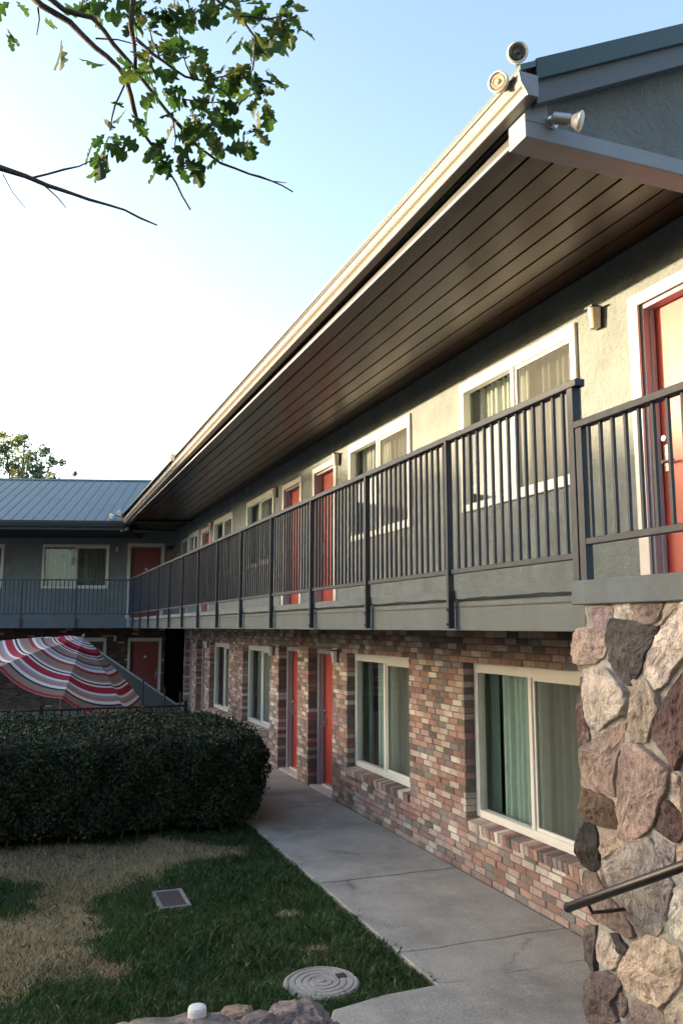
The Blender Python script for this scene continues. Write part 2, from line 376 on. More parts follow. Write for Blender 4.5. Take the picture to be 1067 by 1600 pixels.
BR_L, BR_H, GAP = .205, .0667, .010
def bricks_for(F, u0, u1, z0, z1, ops):
    out = []; k = 0; z = z0
    while z+BR_H*.6 < z1:
        zt = min(z+BR_H, z1); zm = (z+zt)/2
        blocked = sorted([(o[0], o[1]) for o in ops if o[2]-.012 < zm < o[3]+.012])
        free = []; u = u0
        for a, b in blocked:
            if a > u: free.append((u, a))
            u = max(u, b)
        if u < u1: free.append((u, u1))
        ph = (k % 2)*BR_L*.5+.03*math.sin(k*2.3)
        for a, b in free:
            i = math.floor((a-ph)/BR_L); x = ph+i*BR_L
            while x < b-1e-6:
                s, e = max(x, a), min(x+BR_L, b)
                if e-s > .035: out.append((s, e, z, zt))
                x += BR_L
        z += BR_H; k += 1
    return out
def joined_bricks(name, F, rects, depth, mat, parent, smoothz=False):
    V = []; Fc = []; A = []
    for (s, e, z, zt) in rects:
        j = random.uniform(-.005, .004); b = len(V); hg = GAP/2+random.uniform(-.0015, .0015)
        for d in (j, depth):
            for zz in (z+hg, zt-hg):
                for u in (s+hg, e-hg): V.append(F(u, d, zz))
        Fc += [(b, b+1, b+3, b+2), (b, b+2, b+6, b+4), (b+1, b+5, b+7, b+3), (b+2, b+3, b+7, b+6), (b, b+4, b+5, b+1)]
        A += [random.random()]*5
    g = G(); g.v = V; g.f = Fc; o = g.build(name, mat, parent, normals=False)
    at = o.data.attributes.new('pick', 'FLOAT', 'FACE'); at.data.foreach_set('value', A); o['kind'] = 'stuff'
    return o
def brick_mesh(L, H, D):
    me = bpy.data.meshes.new('brick'); bm = bmesh.new()
    bmesh.ops.create_cube(bm, size=1.0, matrix=Matrix.Diagonal((D, L, H, 1)))
    bmesh.ops.bevel(bm, geom=[e for e in bm.edges if all(v.co.x < 0 for v in e.verts)], offset=.005, segments=1, affect='EDGES')
    for v in bm.verts:
        if v.co.x < 0: v.co += Vector((random.uniform(-.0022, .0022), random.uniform(-.0025, .0025), random.uniform(-.002, .002)))
    bm.to_mesh(me); bm.free(); me.materials.append(MATS['brick']); return me

# ---------- windows and doors
def window(F, u0, u1, z0, z1, parent, d=0.0, tall_trim=.1, curtain='curtain_mint', flip=1, label=None, gap=(.1, .4), proud=.03):
    """slider: fixed pane on the far half, screened sash on the near half (flip=-1 swaps)"""
    g = G(); w = .075; m = (u0+u1)/2; d0 = d-proud; d1 = d+.06; tt = tall_trim
    g.box(u0, u1, d0, d1, z1-tt, z1, F); g.box(u0, u1, d0, d1, z0, z0+w, F)
    g.box(u0, u0+w, d0, d1, z0+w, z1-tt, F); g.box(u1-w, u1, d0, d1, z0+w, z1-tt, F)
    g.box(m-.028, m+.028, d0+.012, d1, z0+w, z1-tt, F)
    win = g.build('window', 'vinyl', parent, bevel=.004)
    if label: win['label'] = label
    near = (u0+w, m-.028) if flip > 0 else (m+.028, u1-w); far = (m+.028, u1-w) if flip > 0 else (u0+w, m-.028)
    g = G(); s = .03                                                # sliding sash
    g.box(near[0], near[1], d0+.03, d0+.06, z1-tt-s, z1-tt, F); g.box(near[0], near[1], d0+.03, d0+.06, z0+w, z0+w+s, F)
    g.box(near[0], near[0]+s, d0+.03, d0+.06, z0+w+s, z1-tt-s, F); g.box(near[1]-s, near[1], d0+.03, d0+.06, z0+w+s, z1-tt-s, F)
    g.build('sash', 'vinyl', win)
    for (a, b), mt, dd in ((far, 'glass', d0+.055), (near, 'glass_screen', d0+.048)):
        g = G(); e = s if mt == 'glass_screen' else 0
        g.poly([F(a+e, dd, z0+w+e), F(b-e, dd, z0+w+e), F(b-e, dd, z1-tt-e), F(a+e, dd, z1-tt-e)], [(3, 2, 1, 0) if F is FR else (0, 1, 2, 3)]); g.build('pane', mt, win, normals=False)
    L = u1-u0; cuts = [(u0-.25, u0+L*.53), (u0+L*.50, u1-L*gap[0]), (u1-L*gap[0]*.35, u1+.2)] if flip > 0 else [(u0-.1, u0+L*gap[0]*.3), (u0+L*gap[0], u0+L*.47), (u0+L*.6, u1+.1)]
    for (a, b) in cuts:
        g = G(); n = max(24, int((b-a)/.016)); V = []; ph = random.uniform(0, 6)
        for i in range(n+1):
            u = a+(b-a)*i/n; q = u*math.pi*2/.115
            dd = d+.19+.01*(a > u0+L*.45)+.032*math.sin(q+ph+1.2*math.sin(u*5.1))+.012*math.sin(q*.37+ph)
            V += [F(u, dd, z0+.02), F(u, dd, z1-.05)]
        g.poly(V, [(2*i, 2*i+2, 2*i+3, 2*i+1) for i in range(n)]); g.build('curtain', curtain, win, smooth=True, normals=False)
    return win
def door(F, u0, u1, z0, z1, parent, rec, frame_mat='trim_white', jamb_mat='jamb_paint', hinge=1, outer=.09, label=None, plaque=True, leaf='door_red'):
    """u0..u1 clear frame outside; rec = depth of the leaf behind the wall face; the latch sits on the hinge=1 -> high-u side"""
    fw = .075; du0, du1, dz = u0+fw, u1-fw, z1-fw
    g = G(); g.box(du0, du1, rec, rec+.045, z0+.035, dz, F)
    dr = g.build('door', leaf, parent, bevel=.003)
    if label: dr['label'] = label
    g = G()
    for a, b in ((u0, du0), (du1, u1)): g.box(a, b, rec-.10, rec+.03, z0, z1, F)
    g.box(du0, du1, rec-.10, rec+.03, dz, z1, F)
    for a, b in ((du0, du0+.018), (du1-.018, du1)): g.box(a, b, rec-.045, rec-.006, z0+.035, dz, F)
    g.build('door_frame', jamb_mat, dr, bevel=.003)
    if outer:
        g = G(); f = -.022
        g.box(u0-outer+.05, u0+.05, f, .002, z0, z1+.05, F); g.box(u1-.05, u1+outer-.05, f, .002, z0, z1+.05, F)
        g.box(u0+.05, u1-.05, f, .002, z1-.04, z1+.05, F); g.build('door_casing', frame_mat, dr, bevel=.003)
    g = G(); g.box(u0+.01, u1-.01, min(rec-.12, .02), rec+.05, z0-.06, z0+.012, F); g.box(u0+.02, u1-.02, rec-.06, rec+.05, z0+.012, z0+.034, F); g.build('threshold', 'trim_white', dr)
    lu = du1-.075 if hinge > 0 else du0+.075
    g = G(); g.box(lu-.03, lu+.03, rec-.012, rec+.003, z0+.92, z0+1.12, F)
    g.tube([F(lu, rec-.01, z0+.99), F(lu, rec-.055, z0+.99)], .011)
    g.tube([F(lu, rec-.055, z0+.99), F(lu-.11*hinge, rec-.055, z0+.985)], .010)
    g.lathe(F(lu, rec-.01, z0+1.17), Vector(F(0, -1, 0))-Vector(F(0, 0, 0)), [(.028, 0), (.028, .018), (.02, .03)], 14)
    g.build('handle', 'steel', dr)
    if plaque:
        g = G(); um = (du0+du1)/2; g.lathe(F(um, rec-.0, z0+1.58), Vector(F(0, -1, 0))-Vector(F(0, 0, 0)), [(.045, 0), (.045, .008), (.03, .012)], 6)
        g.build('number_plaque', 'white_plastic', dr)
    return dr

# ---------- right wing, ground floor
low_win = [(5.81, 7.86), (9.20, 11.25), (15.25, 17.30), (18.55, 20.60)]
low_door = [(11.86, 12.98), (13.55, 14.67), (21.22, 22.30), (22.90, 23.98)]
WZ0, WZ1, DZ1 = .56, 2.15, 2.16
ops = [(a, b, WZ0-.10, WZ1) for a, b in low_win]+[(a, b, -.1, DZ1) for a, b in low_door]
BU0, BU1, BZ1 = 3.0, 24.14, 2.47
g = G()
for (a, b, z, zt) in wall_rects(BU0, BU1, -.1, BZ1, [(o[0]-.006, o[1]+.006, o[2]-.004, o[3]+.004) for o in ops]):
    g.box(a, b, .009, .18, z, zt, FR)
bw = g.build('brick_wall', 'mortar', wingR)
rects = bricks_for(FR, BU0, BU1, -.005, BZ1, ops)
full = [r for r in rects if r[1]-r[0] > BR_L-1e-3 and r[0] > 5.55]
full.sort(key=lambda r: r[0]+abs(r[2]-.9)*.25)
single = full[:296]; ss = set(single); rest = [r for r in rects if r not in ss]
bms = [brick_mesh(BR_L-GAP, BR_H-GAP, .14) for _ in range(8)]
for (s, e, z, zt) in single:
    put('brick', random.choice(bms), bw, (XW+.07+random.uniform(-.005, .004), (s+e)/2, (z+zt)/2), (0, 0, random.uniform(-.01, .01)))
joined_bricks('brickwork', FR, rest, .17, 'brick', bw)
# sills of bricks on edge
sb = bpy.data.meshes.new('sill_brick'); bmx = bmesh.new(); bmesh.ops.create_cube(bmx, size=1, matrix=Matrix.Diagonal((.215, .064, .092, 1)))
bmesh.ops.bevel(bmx, geom=bmx.edges[:], offset=.004, segments=1, affect='EDGES'); bmx.to_mesh(sb); bmx.free(); sb.materials.append(MATS['brick'])
for a, b in low_win:
    n = int(round((b-a)/.0745)); st = (b-a)/n
    g = G(); g.box(a, b, .0, .18, WZ0-.1, WZ0-.022, FR); sl = g.build('window_sill', 'mortar', wingR)
    for i in range(n):
        put('brick', sb, sl, (XW+.078+random.uniform(-.004, .004), a+st*(i+.5), WZ0-.058), (0, R(-7)+random.uniform(-.01, .01), random.uniform(-.02, .02)))
for i, (a, b) in enumerate(low_win):
    window(FR, a+.004, b-.004, WZ0, WZ1-.004, wingR, d=.15, tall_trim=.12, gap=[(.09, 0), (.16, 0), (.2, 0), (.25, 0)][i])
for i, (a, b) in enumerate(low_door):
    door(FR, a+.01, b-.01, 0, DZ1-.01, wingR, .25, outer=0, hinge=1, plaque=False)

# ---------- right wing, upper floor
Z2 = 2.75; SOF = 5.50
up_win = [(5.73, 7.77), (9.04, 11.12), (15.03, 17.08), (18.36, 20.36), (22.32, 23.72)]
up_door = [(4.03, 5.00), (11.72, 12.72), (13.41, 14.43), (20.84, 21.88), (23.92, 24.86)]
UZ0, UZ1, UD = 3.72, 5.14, 5.04
uops = [(a+.01, b-.01, UZ0+.01, UZ1-.01) for a, b in up_win]+[(a, b, Z2-.01, UD) for a, b in up_door]
g = G()
for (a, b, z, zt) in wall_rects(3.95, 26.4, Z2-.03, SOF+.02, uops): g.box(a, b, 0, .16, z, zt, FR)
g.build('stucco_wall', 'stucco', wingR)
for i, (a, b) in enumerate(up_win):
    window(FR, a, b, UZ0, UZ1, wingR, d=.0, tall_trim=.11, curtain=['curtain_tan', 'curtain_tan', 'curtain_mint', 'curtain_mint', 'curtain_mint'][i], gap=(.02, 0))
for i, (a, b) in enumerate(up_door):
    door(FR, a, b, Z2, UD, wingR, .115, outer=.11, hinge=1, plaque=(i == 0))
# dark rooms behind the glass
g = G(); g.box(3.9, 24.1, 1.5, 1.6, 0, SOF, FR); g.build('room_wall', 'interior', wingR)
g = G(); g.box(24.06, 24.14, .18, 2.4, 0, 2.47, FR); g.build('passage_wall', 'brick_dark', wingR)
g = G(); g.box(24.1, 31, 2.4, 2.5, 0, 5.5, FR); g.build('passage_end', 'interior', wingR)
# balcony slab, fascia and its drip strip
RX = -1.605                                                        # rail line, d of the fascia face
g = G(); g.box(1.6, 24.05, RX+.03, 1.6, 2.50, 2.74, FR); g.box(24.05, 29, -1.2, 2.4, 2.502, 2.738, FR); slab = g.build('balcony_slab', 'deck_concrete', wingR)
g = G(); g.box(3.66, 23.98, RX, RX+.028, 2.475, 2.672, FR); g.build('fascia', 'fascia_paint', wingR, bevel=.004)
g = G(); g.box(3.66, 23.98, RX-.006, RX-.0005, 2.634, 2.642, FR); g.build('drip_strip', 'dark_paint', wingR)
g = G(); n = 220; V = []
for i in range(n+1):                                               # ragged concrete edge along the slab
    u = 3.665+20.3*i/n; w = .012*mnoise.noise(Vector((u*3.1, 1, 0)))+.008*mnoise.noise(Vector((u*11, 4, 0)))
    V += [FR(u, RX+.026, 2.675), FR(u, RX-.012+w*.5, 2.694+w), FR(u, RX-.014+w*.4, 2.752), FR(u, RX+.026, 2.756)]
g.poly(V, [(4*i+k, 4*i+k+1, 4*i+5+k, 4*i+4+k) for i in range(n) for k in range(3)]); g.build('slab_edge', 'deck_concrete', slab, smooth=False)
# eaves: soffit boards, fascia, trim, gutter
EX = 2.62-XW
g = G(); g.box(4.0, 26.4, EX+.02, .18, SOF+.022, SOF+.06, FR); sof = g.build('soffit', 'dark_paint', wingR)
bw_ = .183; x = EX+.1
k = 0
while x < -.02:
    e = min(x+bw_-.014, -.005); g = G(); g.box(4.0, 25.6, x, e, SOF+.002*math.sin(k*5), SOF+.02, FR); g.build('board', 'soffit_paint', sof, bevel=.003); x += bw_; k += 1
def gz(u): return 5.63-(u-3.7)/(24.2-3.7)*.13                       # the gutter falls towards the corner
g = G()                                                            # dark fascia board behind the gutter
g.poly([FR(4.0, EX+.05, 5.40), FR(24.3, EX+.05, 5.36), FR(24.3, EX+.05, 5.62), FR(4.0, EX+.05, 5.72), FR(4.0, EX+.08, 5.40), FR(24.3, EX+.08, 5.36), FR(24.3, EX+.08, 5.62), FR(4.0, EX+.08, 5.72)],
       [(0, 1, 2, 3), (4, 7, 6, 5), (0, 4, 5, 1), (3, 2, 6, 7), (0, 3, 7, 4), (1, 5, 6, 2)]); g.build('fascia_board', 'dark_paint', wingR)
g = G(); g.box(4.0, 24.2, EX-.004, EX+.010, 5.376, 5.396, FR); g.build('eave_trim', 'beam_paint', wingR)
g = G(); g.box(4.0, 24.2, EX+.0105, EX+.11, 5.380, 5.396, FR); g.build('eave_board', 'soffit_paint', wingR)
g = G(); prof = [(-.005, -.02), (-.062, -.165), (-.09, -.165), (-.1, -.12), (-.118, -.08), (-.128, -.012), (-.122, 0), (-.112, -.008)]
prof = [(-0.004, -0.0168), (-0.004, -0.1302), (-0.07, -0.1302), (-0.078, -0.126), (-0.084, -0.1075), (-0.094, -0.0907), (-0.108, -0.0773), (-0.117, -0.0622), (-0.118, -0.0437), (-0.112, -0.0286), (-0.114, -0.0134), (-0.126, -0.0084), (-0.131, 0.0), (-0.122, 0.005), (-0.108, 0.0), (-0.106, -0.0672), (-0.076, -0.1008), (-0.066, -0.1235), (-0.012, -0.1235), (-0.012, -0.0168)]
ns = [3.68, 6, 9, 12, 15, 18, 21, 24.25]
V = [FR(u, EX+a, gz(u)+b+.02) for u in ns for a, b in prof]; m = len(prof)
g.poly(V, [(i*m+k, i*m+(k+1) % m, (i+1)*m+(k+1) % m, (i+1)*m+k) for i in range(len(ns)-1) for k in range(m)]+[tuple(range(m)), tuple(range(len(V)-m, len(V)))])
gut = g.build('gutter', 'gutter_metal', wingR)
g = G(); u = 3.675
g.poly([FR(u, EX+a, gz(u)+b+.02) for a, b in ((-.002, .0), (-.002, -.133), (-.074, -.133), (-.120, -.06), (-.133, 0))]+[FR(u+.012, EX+a, gz(u)+b+.02) for a, b in ((-.002, .0), (-.002, -.133), (-.074, -.133), (-.120, -.06), (-.133, 0))],
       [(0, 1, 2, 3, 4), (9, 8, 7, 6, 5)]+[(i, i+5, (i+1) % 5+5, (i+1) % 5) for i in range(5)]); g.build('gutter_cap', 'beam_paint', gut)
# gable end: beam, stucco gable, rake boards, roof
g = G(); g.box(3.82, 4.0, EX, 4.0, 5.36, 5.465, FR); g.box(3.82, 4.0, EX, EX+.16, 5.465, 5.64, FR); g.build('end_beam', 'beam_paint', wingR, bevel=.004)
rz = lambda X: 5.826+.484*(X-2.70)                                   # top of the rake
RIDGE = 7.2
def rake(name, mat, s0, s1, o0, o1, xa=2.60):
    g = G(); P = [(X, s0, rz(X)+o) for X, o in ((xa, o0), (RIDGE, o0), (RIDGE, o1), (xa, o1))]
    g.prism(P, (0, s1-s0, 0)); return g.build(name, mat, wingR, bevel=.003)
rake('rake_flashing', 'flashing', 3.715, 3.745, -.135, .0, 2.64); rake('rake_board', 'rake_paint', 3.745, 3.80, -.275, -.02, 2.655)
g = G(); P = [(2.66, 3.87, 5.465), (RIDGE, 3.87, 5.465), (RIDGE, 3.87, rz(RIDGE)-.12), (2.66, 3.87, rz(2.66)-.12)]
g.prism(P, (0, .08, 0)); g.build('gable_wall', 'stucco', wingR)
g = G()
top = [(2.53, -.015), (RIDGE, -.015), (RIDGE+4.5, -.015-4.5*.968)]
g.prism([(2.53, 3.72, rz(2.53)-.012), (RIDGE, 3.72, rz(RIDGE)-.012), (RIDGE+4.6, 3.72, rz(RIDGE)-2.24), (RIDGE+4.6, 3.72, rz(RIDGE)-2.30), (RIDGE, 3.72, rz(RIDGE)-.07), (2.53, 3.72, rz(2.53)-.05)], (0, 27.5, 0))
roofR = g.build('roof', 'roof_metal', wingR)
g = G()
for u in np.arange(4.0, 31, .3):
    g.prism([(2.75, u, rz(2.75)-.012), (RIDGE, u, rz(RIDGE)-.012), (RIDGE, u, rz(RIDGE)+.012), (2.75, u, rz(2.75)+.012)], (0, .025, 0))
g.build('roof_rib', 'roof_metal', roofR)
g = G(); g.box(3.95, 4.1, 0, 7.0, -.05, 5.46, FR); g.build('end_wall', 'stucco', wingR)

# ---------- left wing
LRD = -2.763; LU0 = -22.0
lw_win = [(-4.07, -2.0, 3.70, 5.09), (-7.3, -5.24, 3.70, 5.09), (-12.3, -10.2, 3.70, 5.09)]
lw_door = [(-1.40, -.32, Z2, 5.09), (-9.2, -8.1, Z2, 5.09)]
ll_win = [(-4.0, -2.0, .56, 2.18), (-7.3, -5.3, .56, 2.18)]
ll_door = [(-1.32, -.30, 0, 2.13), (-9.2, -8.1, 0, 2.13)]
g = G()
for (a, b, z, zt) in wall_rects(LU0, .0, Z2-.03, 5.5, [(a+.01, b-.01, z+.01, zt-.01) for a, b, z, zt in lw_win]+lw_door+[(-.26, -.02, 3.7, 5.05)]): g.box(a, b, 0, .16, z, zt, FL)
g.build('stucco_wall', 'stucco', wingL)
for i, (a, b, z, zt) in enumerate(lw_win): window(FL, a, b, z, zt, wingL, flip=-1, tall_trim=.09, curtain=['curtain_mint', 'curtain_mint', 'curtain_mint'][i], gap=(.03, 0))
for (a, b, z, zt) in lw_door: door(FL, a, b, z, zt, wingL, .1, outer=.09, hinge=1, leaf='door_red_shaded')
g = G(); g.poly([FL(-.26, .05, 3.7), FL(-.02, .05, 3.7), FL(-.02, .05, 5.05), FL(-.26, .05, 5.05)], [(0, 1, 2, 3)]); g.build('side_light', 'glass', wingL, normals=False)
lops = [(a, b, z-.01, zt) for a, b, z, zt in ll_win]+[(a, b, -.1, zt) for a, b, z, zt in ll_door]
g = G()
for (a, b, z, zt) in wall_rects(-12, -.20, -.1, 2.47, [(o[0]-.006, o[1]+.006, o[2]-.004, o[3]+.004) for o in lops]): g.box(a, b, .009, .18, z, zt, FL)
g.box(-22, -12, .0, .18, -.1, 2.47, FL)
lbw = g.build('brick_wall', 'mortar', wingL)
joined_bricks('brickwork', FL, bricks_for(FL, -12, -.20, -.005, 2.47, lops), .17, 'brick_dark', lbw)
for (a, b, z, zt) in ll_win: window(FL, a+.004, b-.004, z, zt-.004, wingL, d=.1, flip=-1, tall_trim=.09, gap=(.1, 0))
for (a, b, z, zt) in ll_door: door(FL, a+.01, b-.01, z, zt-.01, wingL, .12, outer=.07, hinge=1, leaf='door_red_shaded')
g = G(); g.box(LU0, 6, 1.9, 2.0, 0, 5.5, FL); g.build('room_wall', 'interior', wingL)
g = G(); g.box(LU0, -.86, LRD+.03, 1.6, 2.50, 2.74, FL); g.build('balcony_slab', 'deck_concrete', wingL)
g = G(); g.box(LU0, -.84, LRD, LRD+.028, 2.475, 2.745, FL); g.build('fascia', 'fascia_paint', wingL)
g = G(); g.box(LU0, -1.0, LRD-.25, 0, 5.30, 5.34, FL); g.build('soffit', 'dark_paint', wingL)
g = G(); GD = LRD-.30
g.prism([FL(LU0, GD+a, 5.47+b) for a, b in ((.1, 0), (.1, -.15), (.03, -.15), (-.02, -.06), (-.03, 0))], Vector(FL(-.98, 0, 0))-Vector(FL(LU0, 0, 0)))
g.build('gutter', 'gutter_dark', wingL)
g = G(); g.box(LU0, -1.0, GD+.1, GD+.13, 5.22, 5.46, FL); g.build('fascia_board', 'dark_paint', wingL)
RS, RB = 5.46, 3.95                                                # roof start, run
g = G(); g.prism([FL(LU0, GD+.0, RS), FL(LU0, GD+RB, RS+.47*RB), FL(LU0, GD+2*RB, RS), FL(LU0, GD+2*RB, RS-.06), FL(LU0, GD+RB, RS+.47*RB-.06), FL(LU0, GD+.0, RS-.05)], Vector(FL(3.0, 0, 0))-Vector(FL(LU0, 0, 0)))
roofL = g.build('roof', 'roof_metal', wingL)
pm = bpy.data.meshes.new('roof_panel'); PWD = .285
sl = math.hypot(RB, .47*RB)
pm.from_pydata([(x, y, z) for y in (-.03, sl) for x, z in ((0, .006), (.012, .024), (.034, .024), (.046, .006), (.16, .009), (PWD-.001, .006))], [], [(i, i+1, i+7, i+6) for i in range(5)])
pm.materials.append(MATS['roof_metal'])
for i in range(40):
    u = -11+i*PWD
    if u > .4: break
    put('roof_panel', pm, roofL, FL(u, GD, RS), Euler((math.atan(.47), 0, LA)))
g = G(); g.prism([FL(LU0, GD+RB-.14, RS+.47*RB-.04), FL(LU0, GD+RB, RS+.47*RB+.035), FL(LU0, GD+RB+.14, RS+.47*RB-.04)], Vector(FL(.8, 0, 0))-Vector(FL(LU0, 0, 0)))
g.build('ridge_cap', 'flashing', roofL)

# ================================================================== RAILINGS
def bar(w, d, h, mat):
    me = bpy.data.meshes.new('bar'); bm = bmesh.new(); bmesh.ops.create_cube(bm, size=1, matrix=Matrix.Translation((0, 0, h/2)) @ Matrix.Diagonal((w, d, h, 1))); bm.to_mesh(me); bm.free()
    me.materials.append(MATS[mat]); return me
rail = thing('balcony_railing', (2.77, 3.66, 2.5), 'long charcoal metal balcony railing running along the brick wing to the corner', 'railing')
RXW = 2.765
g = G(); g.box(RXW-.032, RXW+.032, 3.60, 23.96, 3.80, 3.842); g.build('top_rail', 'rail_paint', rail, bevel=.004)
g = G(); g.box(RXW-.02, RXW+.02, 3.69, 23.96, 2.862, 2.895); g.build('bottom_rail', 'rail_paint', rail, bevel=.003)
ps = [3.665]+[5.08+1.477*i for i in range(13)]
pmx = bar(.045, .03, 1.32, 'rail_paint'); blt = bar(.018, .016, .905, 'rail_paint')
for i, s in enumerate(ps):
    if i == 0: put('post', bar(.05, .048, 1.075, 'rail_paint'), rail, (RXW, s, 2.745))
    else:
        po = put('post', pmx, rail, (RXW-.018, s, 2.49))
        if i < 4:
            g = G()
            for zz in (2.52, 2.62): g.lathe((RXW-.044, s, zz), (-1, 0, 0), [(.009, 0), (.009, .008)], 6)
            g.build('bolt', 'dark_paint', po, origin=WORG[po])
for a, b in zip(ps, ps[1:]+[23.96]):
    n = int(round((b-a)/.0945))
    for i in range(1, n): put('baluster', blt, rail, (RXW, a+(b-a)*i/n+random.uniform(-.003, .003), 2.895), (random.uniform(-.004, .004), 0, random.uniform(-.06, .06)))
rail2 = thing('landing_railing', (2.77, 2.6, 2.745), 'lower charcoal railing over the stone pier in front of the nearest red door', 'railing')
g = G(); g.box(RXW-.03, RXW+.03, 1.7, 3.637, 3.565, 3.605); g.build('top_rail', 'rail_paint', rail2, bevel=.004)
g = G(); g.box(RXW-.02, RXW+.02, 1.7, 3.637, 2.93, 2.965); g.build('bottom_rail', 'rail_paint', rail2, bevel=.003)
bl2 = bar(.018, .016, .60, 'rail_paint'); s = 3.545
put('post', bar(.045, .05, .82, 'rail_paint'), rail2, (RXW, 3.605, 2.745))
while s > 1.75: put('baluster', bl2, rail2, (RXW, s, 2.965)); s -= .097
put('post', bar(.05, .05, .86, 'rail_paint'), rail2, (RXW, 1.7, 2.745))
p0 = Vector(FL(-.84, LRD-.03, 2.5))
rail3 = thing('balcony_railing', p0, 'dark balcony railing along the far wing under the metal roof', 'railing')
lu0 = -9.0
g = G(); g.box(lu0, -.86, LRD-.035, LRD+.02, 3.80, 3.838, FL); g.build('top_rail', 'rail_paint', rail3)
g = G(); g.box(lu0, -.86, LRD-.025, LRD+.01, 2.85, 2.885, FL); g.build('bottom_rail', 'rail_paint', rail3)
u = -.92; bl3 = bar(.02, .02, .915, 'rail_paint')
put('post', bar(.06, .06, 1.35, 'beam_paint'), rail3, FL(-.84, LRD-.02, 2.5), (0, 0, LA))
i = 0
while u > lu0: 
    if i % 13 == 12: put('post', bar(.045, .045, 1.33, 'rail_paint'), rail3, FL(u, LRD-.03, 2.49), (0, 0, LA))
    else: put('baluster', bl3, rail3, FL(u, LRD-.008, 2.885), (0, 0, LA))
    u -= .115; i += 1

# ================================================================== STONE PIER
pier = thing('stone_pier', (2.9, 2.7, 0), 'fieldstone-faced pier of large odd stones carrying the landing at the right', 'pier')
PX = 2.74
g = G(); nU, nZ = 90, 120; V = []; Fq = []
for i in range(nU+1):
    for j in range(nZ+1):
        u = 1.6+(3.60-1.6)*i/nU; z = -.05+2.665*j/nZ
        V.append((PX+.012*mnoise.noise(Vector((u*7, z*7, 2)))+.012*mnoise.noise(Vector((u*23, z*23, 5))), u+(.012*mnoise.noise(Vector((z*6, 0, 3))) if i == nU else 0), z))
g.poly(V, [(i*(nZ+1)+j, (i+1)*(nZ+1)+j, (i+1)*(nZ+1)+j+1, i*(nZ+1)+j+1) for i in range(nU) for j in range(nZ)])
g.box(PX+.012, 3.35, 1.62, 3.59, -.05, 2.612)
g.build('mortar', 'stone_mortar', pier, normals=False, smooth=False)
g = G(); g.box(2.70, 3.4, 1.5, 3.664, 2.616, 2.742); g.build('cap_beam', 'deck_concrete', pier, bevel=.006)
def stone_obj(uz, h, col, parent, plane=PX, name='stone', rough=1.0):
    """uz: outline (u,z) on the pier face; builds a lump of thickness h"""
    P = [Vector((a, b)) for a, b in uz]; Q = []
    n = len(P)
    for i in range(n):                                             # Chaikin then roughen
        a, b = P[i], P[(i+1) % n]; Q += [a*.93+b*.07, a*.72+b*.28, a*.5+b*.5, a*.28+b*.72, a*.07+b*.93]
    sd = random.uniform(0, 99); cen = sum(Q, Vector((0, 0)))/len(Q)
    size = max((q-cen).length for q in Q)
    Q = [cen+(q-cen)*(1+.014/size)+(q-cen).normalized()*rough*(.03*size*mnoise.noise(Vector((q.x*22, q.y*22, sd)))+.006*mnoise.noise(Vector((q.x*60, q.y*60, sd)))) for q in Q]
    planes = [(1.02, 0, 0)]+[(random.uniform(.85, 1.15), .85*math.cos(t_), .85*math.sin(t_)) for t_ in [random.uniform(0, 6.28) for _ in range(4)]]
    m = len(Q); V = []
    rl = (1.0, 1.0, .985, .945, .86, .76, .65, .54, .43, .32, .2, .1)
    for ri, r in enumerate(rl):
        for q in Q:
            p = cen+(q-cen)*r; d_ = (p-cen)/size
            top = h*min(a+b*d_.x+c*d_.y for a, b, c in planes)
            top += rough*(.013*mnoise.noise(Vector((p.x*16, p.y*16, sd)))+.009*mnoise.noise(Vector((p.x*38, p.y*38, sd+3)))+.006*mnoise.noise(Vector((p.x*90, p.y*60, sd))))
            hh = -.03 if ri == 0 else top*(.8 if ri == 1 else .95 if ri == 2 else 1.0)
            V.append((plane-max(hh, -.03 if ri == 0 else .006), p.x, p.y))
    rings = len(rl); V.append((plane-h*min(a for a, b, c in planes), cen.x, cen.y))
    f = [(i*m+k, i*m+(k+1) % m, (i+1)*m+(k+1) % m, (i+1)*m+k) for i in range(rings-1) for k in range(m)]
    f += [((rings-1)*m+k, (rings-1)*m+(k+1) % m, rings*m) for k in range(m)]
    g = G(); g.poly(V, f); o = g.build(name, 'stone', parent, smooth=False); gm = sum(col)/3; o.color = (*[(c_*.68+gm*.32)*1.12 for c_ in col], 1)
    return o
def trace(pts, oy):
    out = []
    for x, y in pts:
        p = on_x(880+x/4.706, oy+y/4.706, PX-.03); out.append((p.y, p.z))
    return out
cream, pink, mauve, brown, dk, blk, tan, grey, maroon, lilac = (.52, .46, .41), (.46, .34, .30), (.30, .21, .205), (.28, .19, .16), (.13, .09, .095), (.055, .05, .055), (.44, .34, .25), (.31, .28, .265), (.15, .085, .085), (.33, .29, .32)
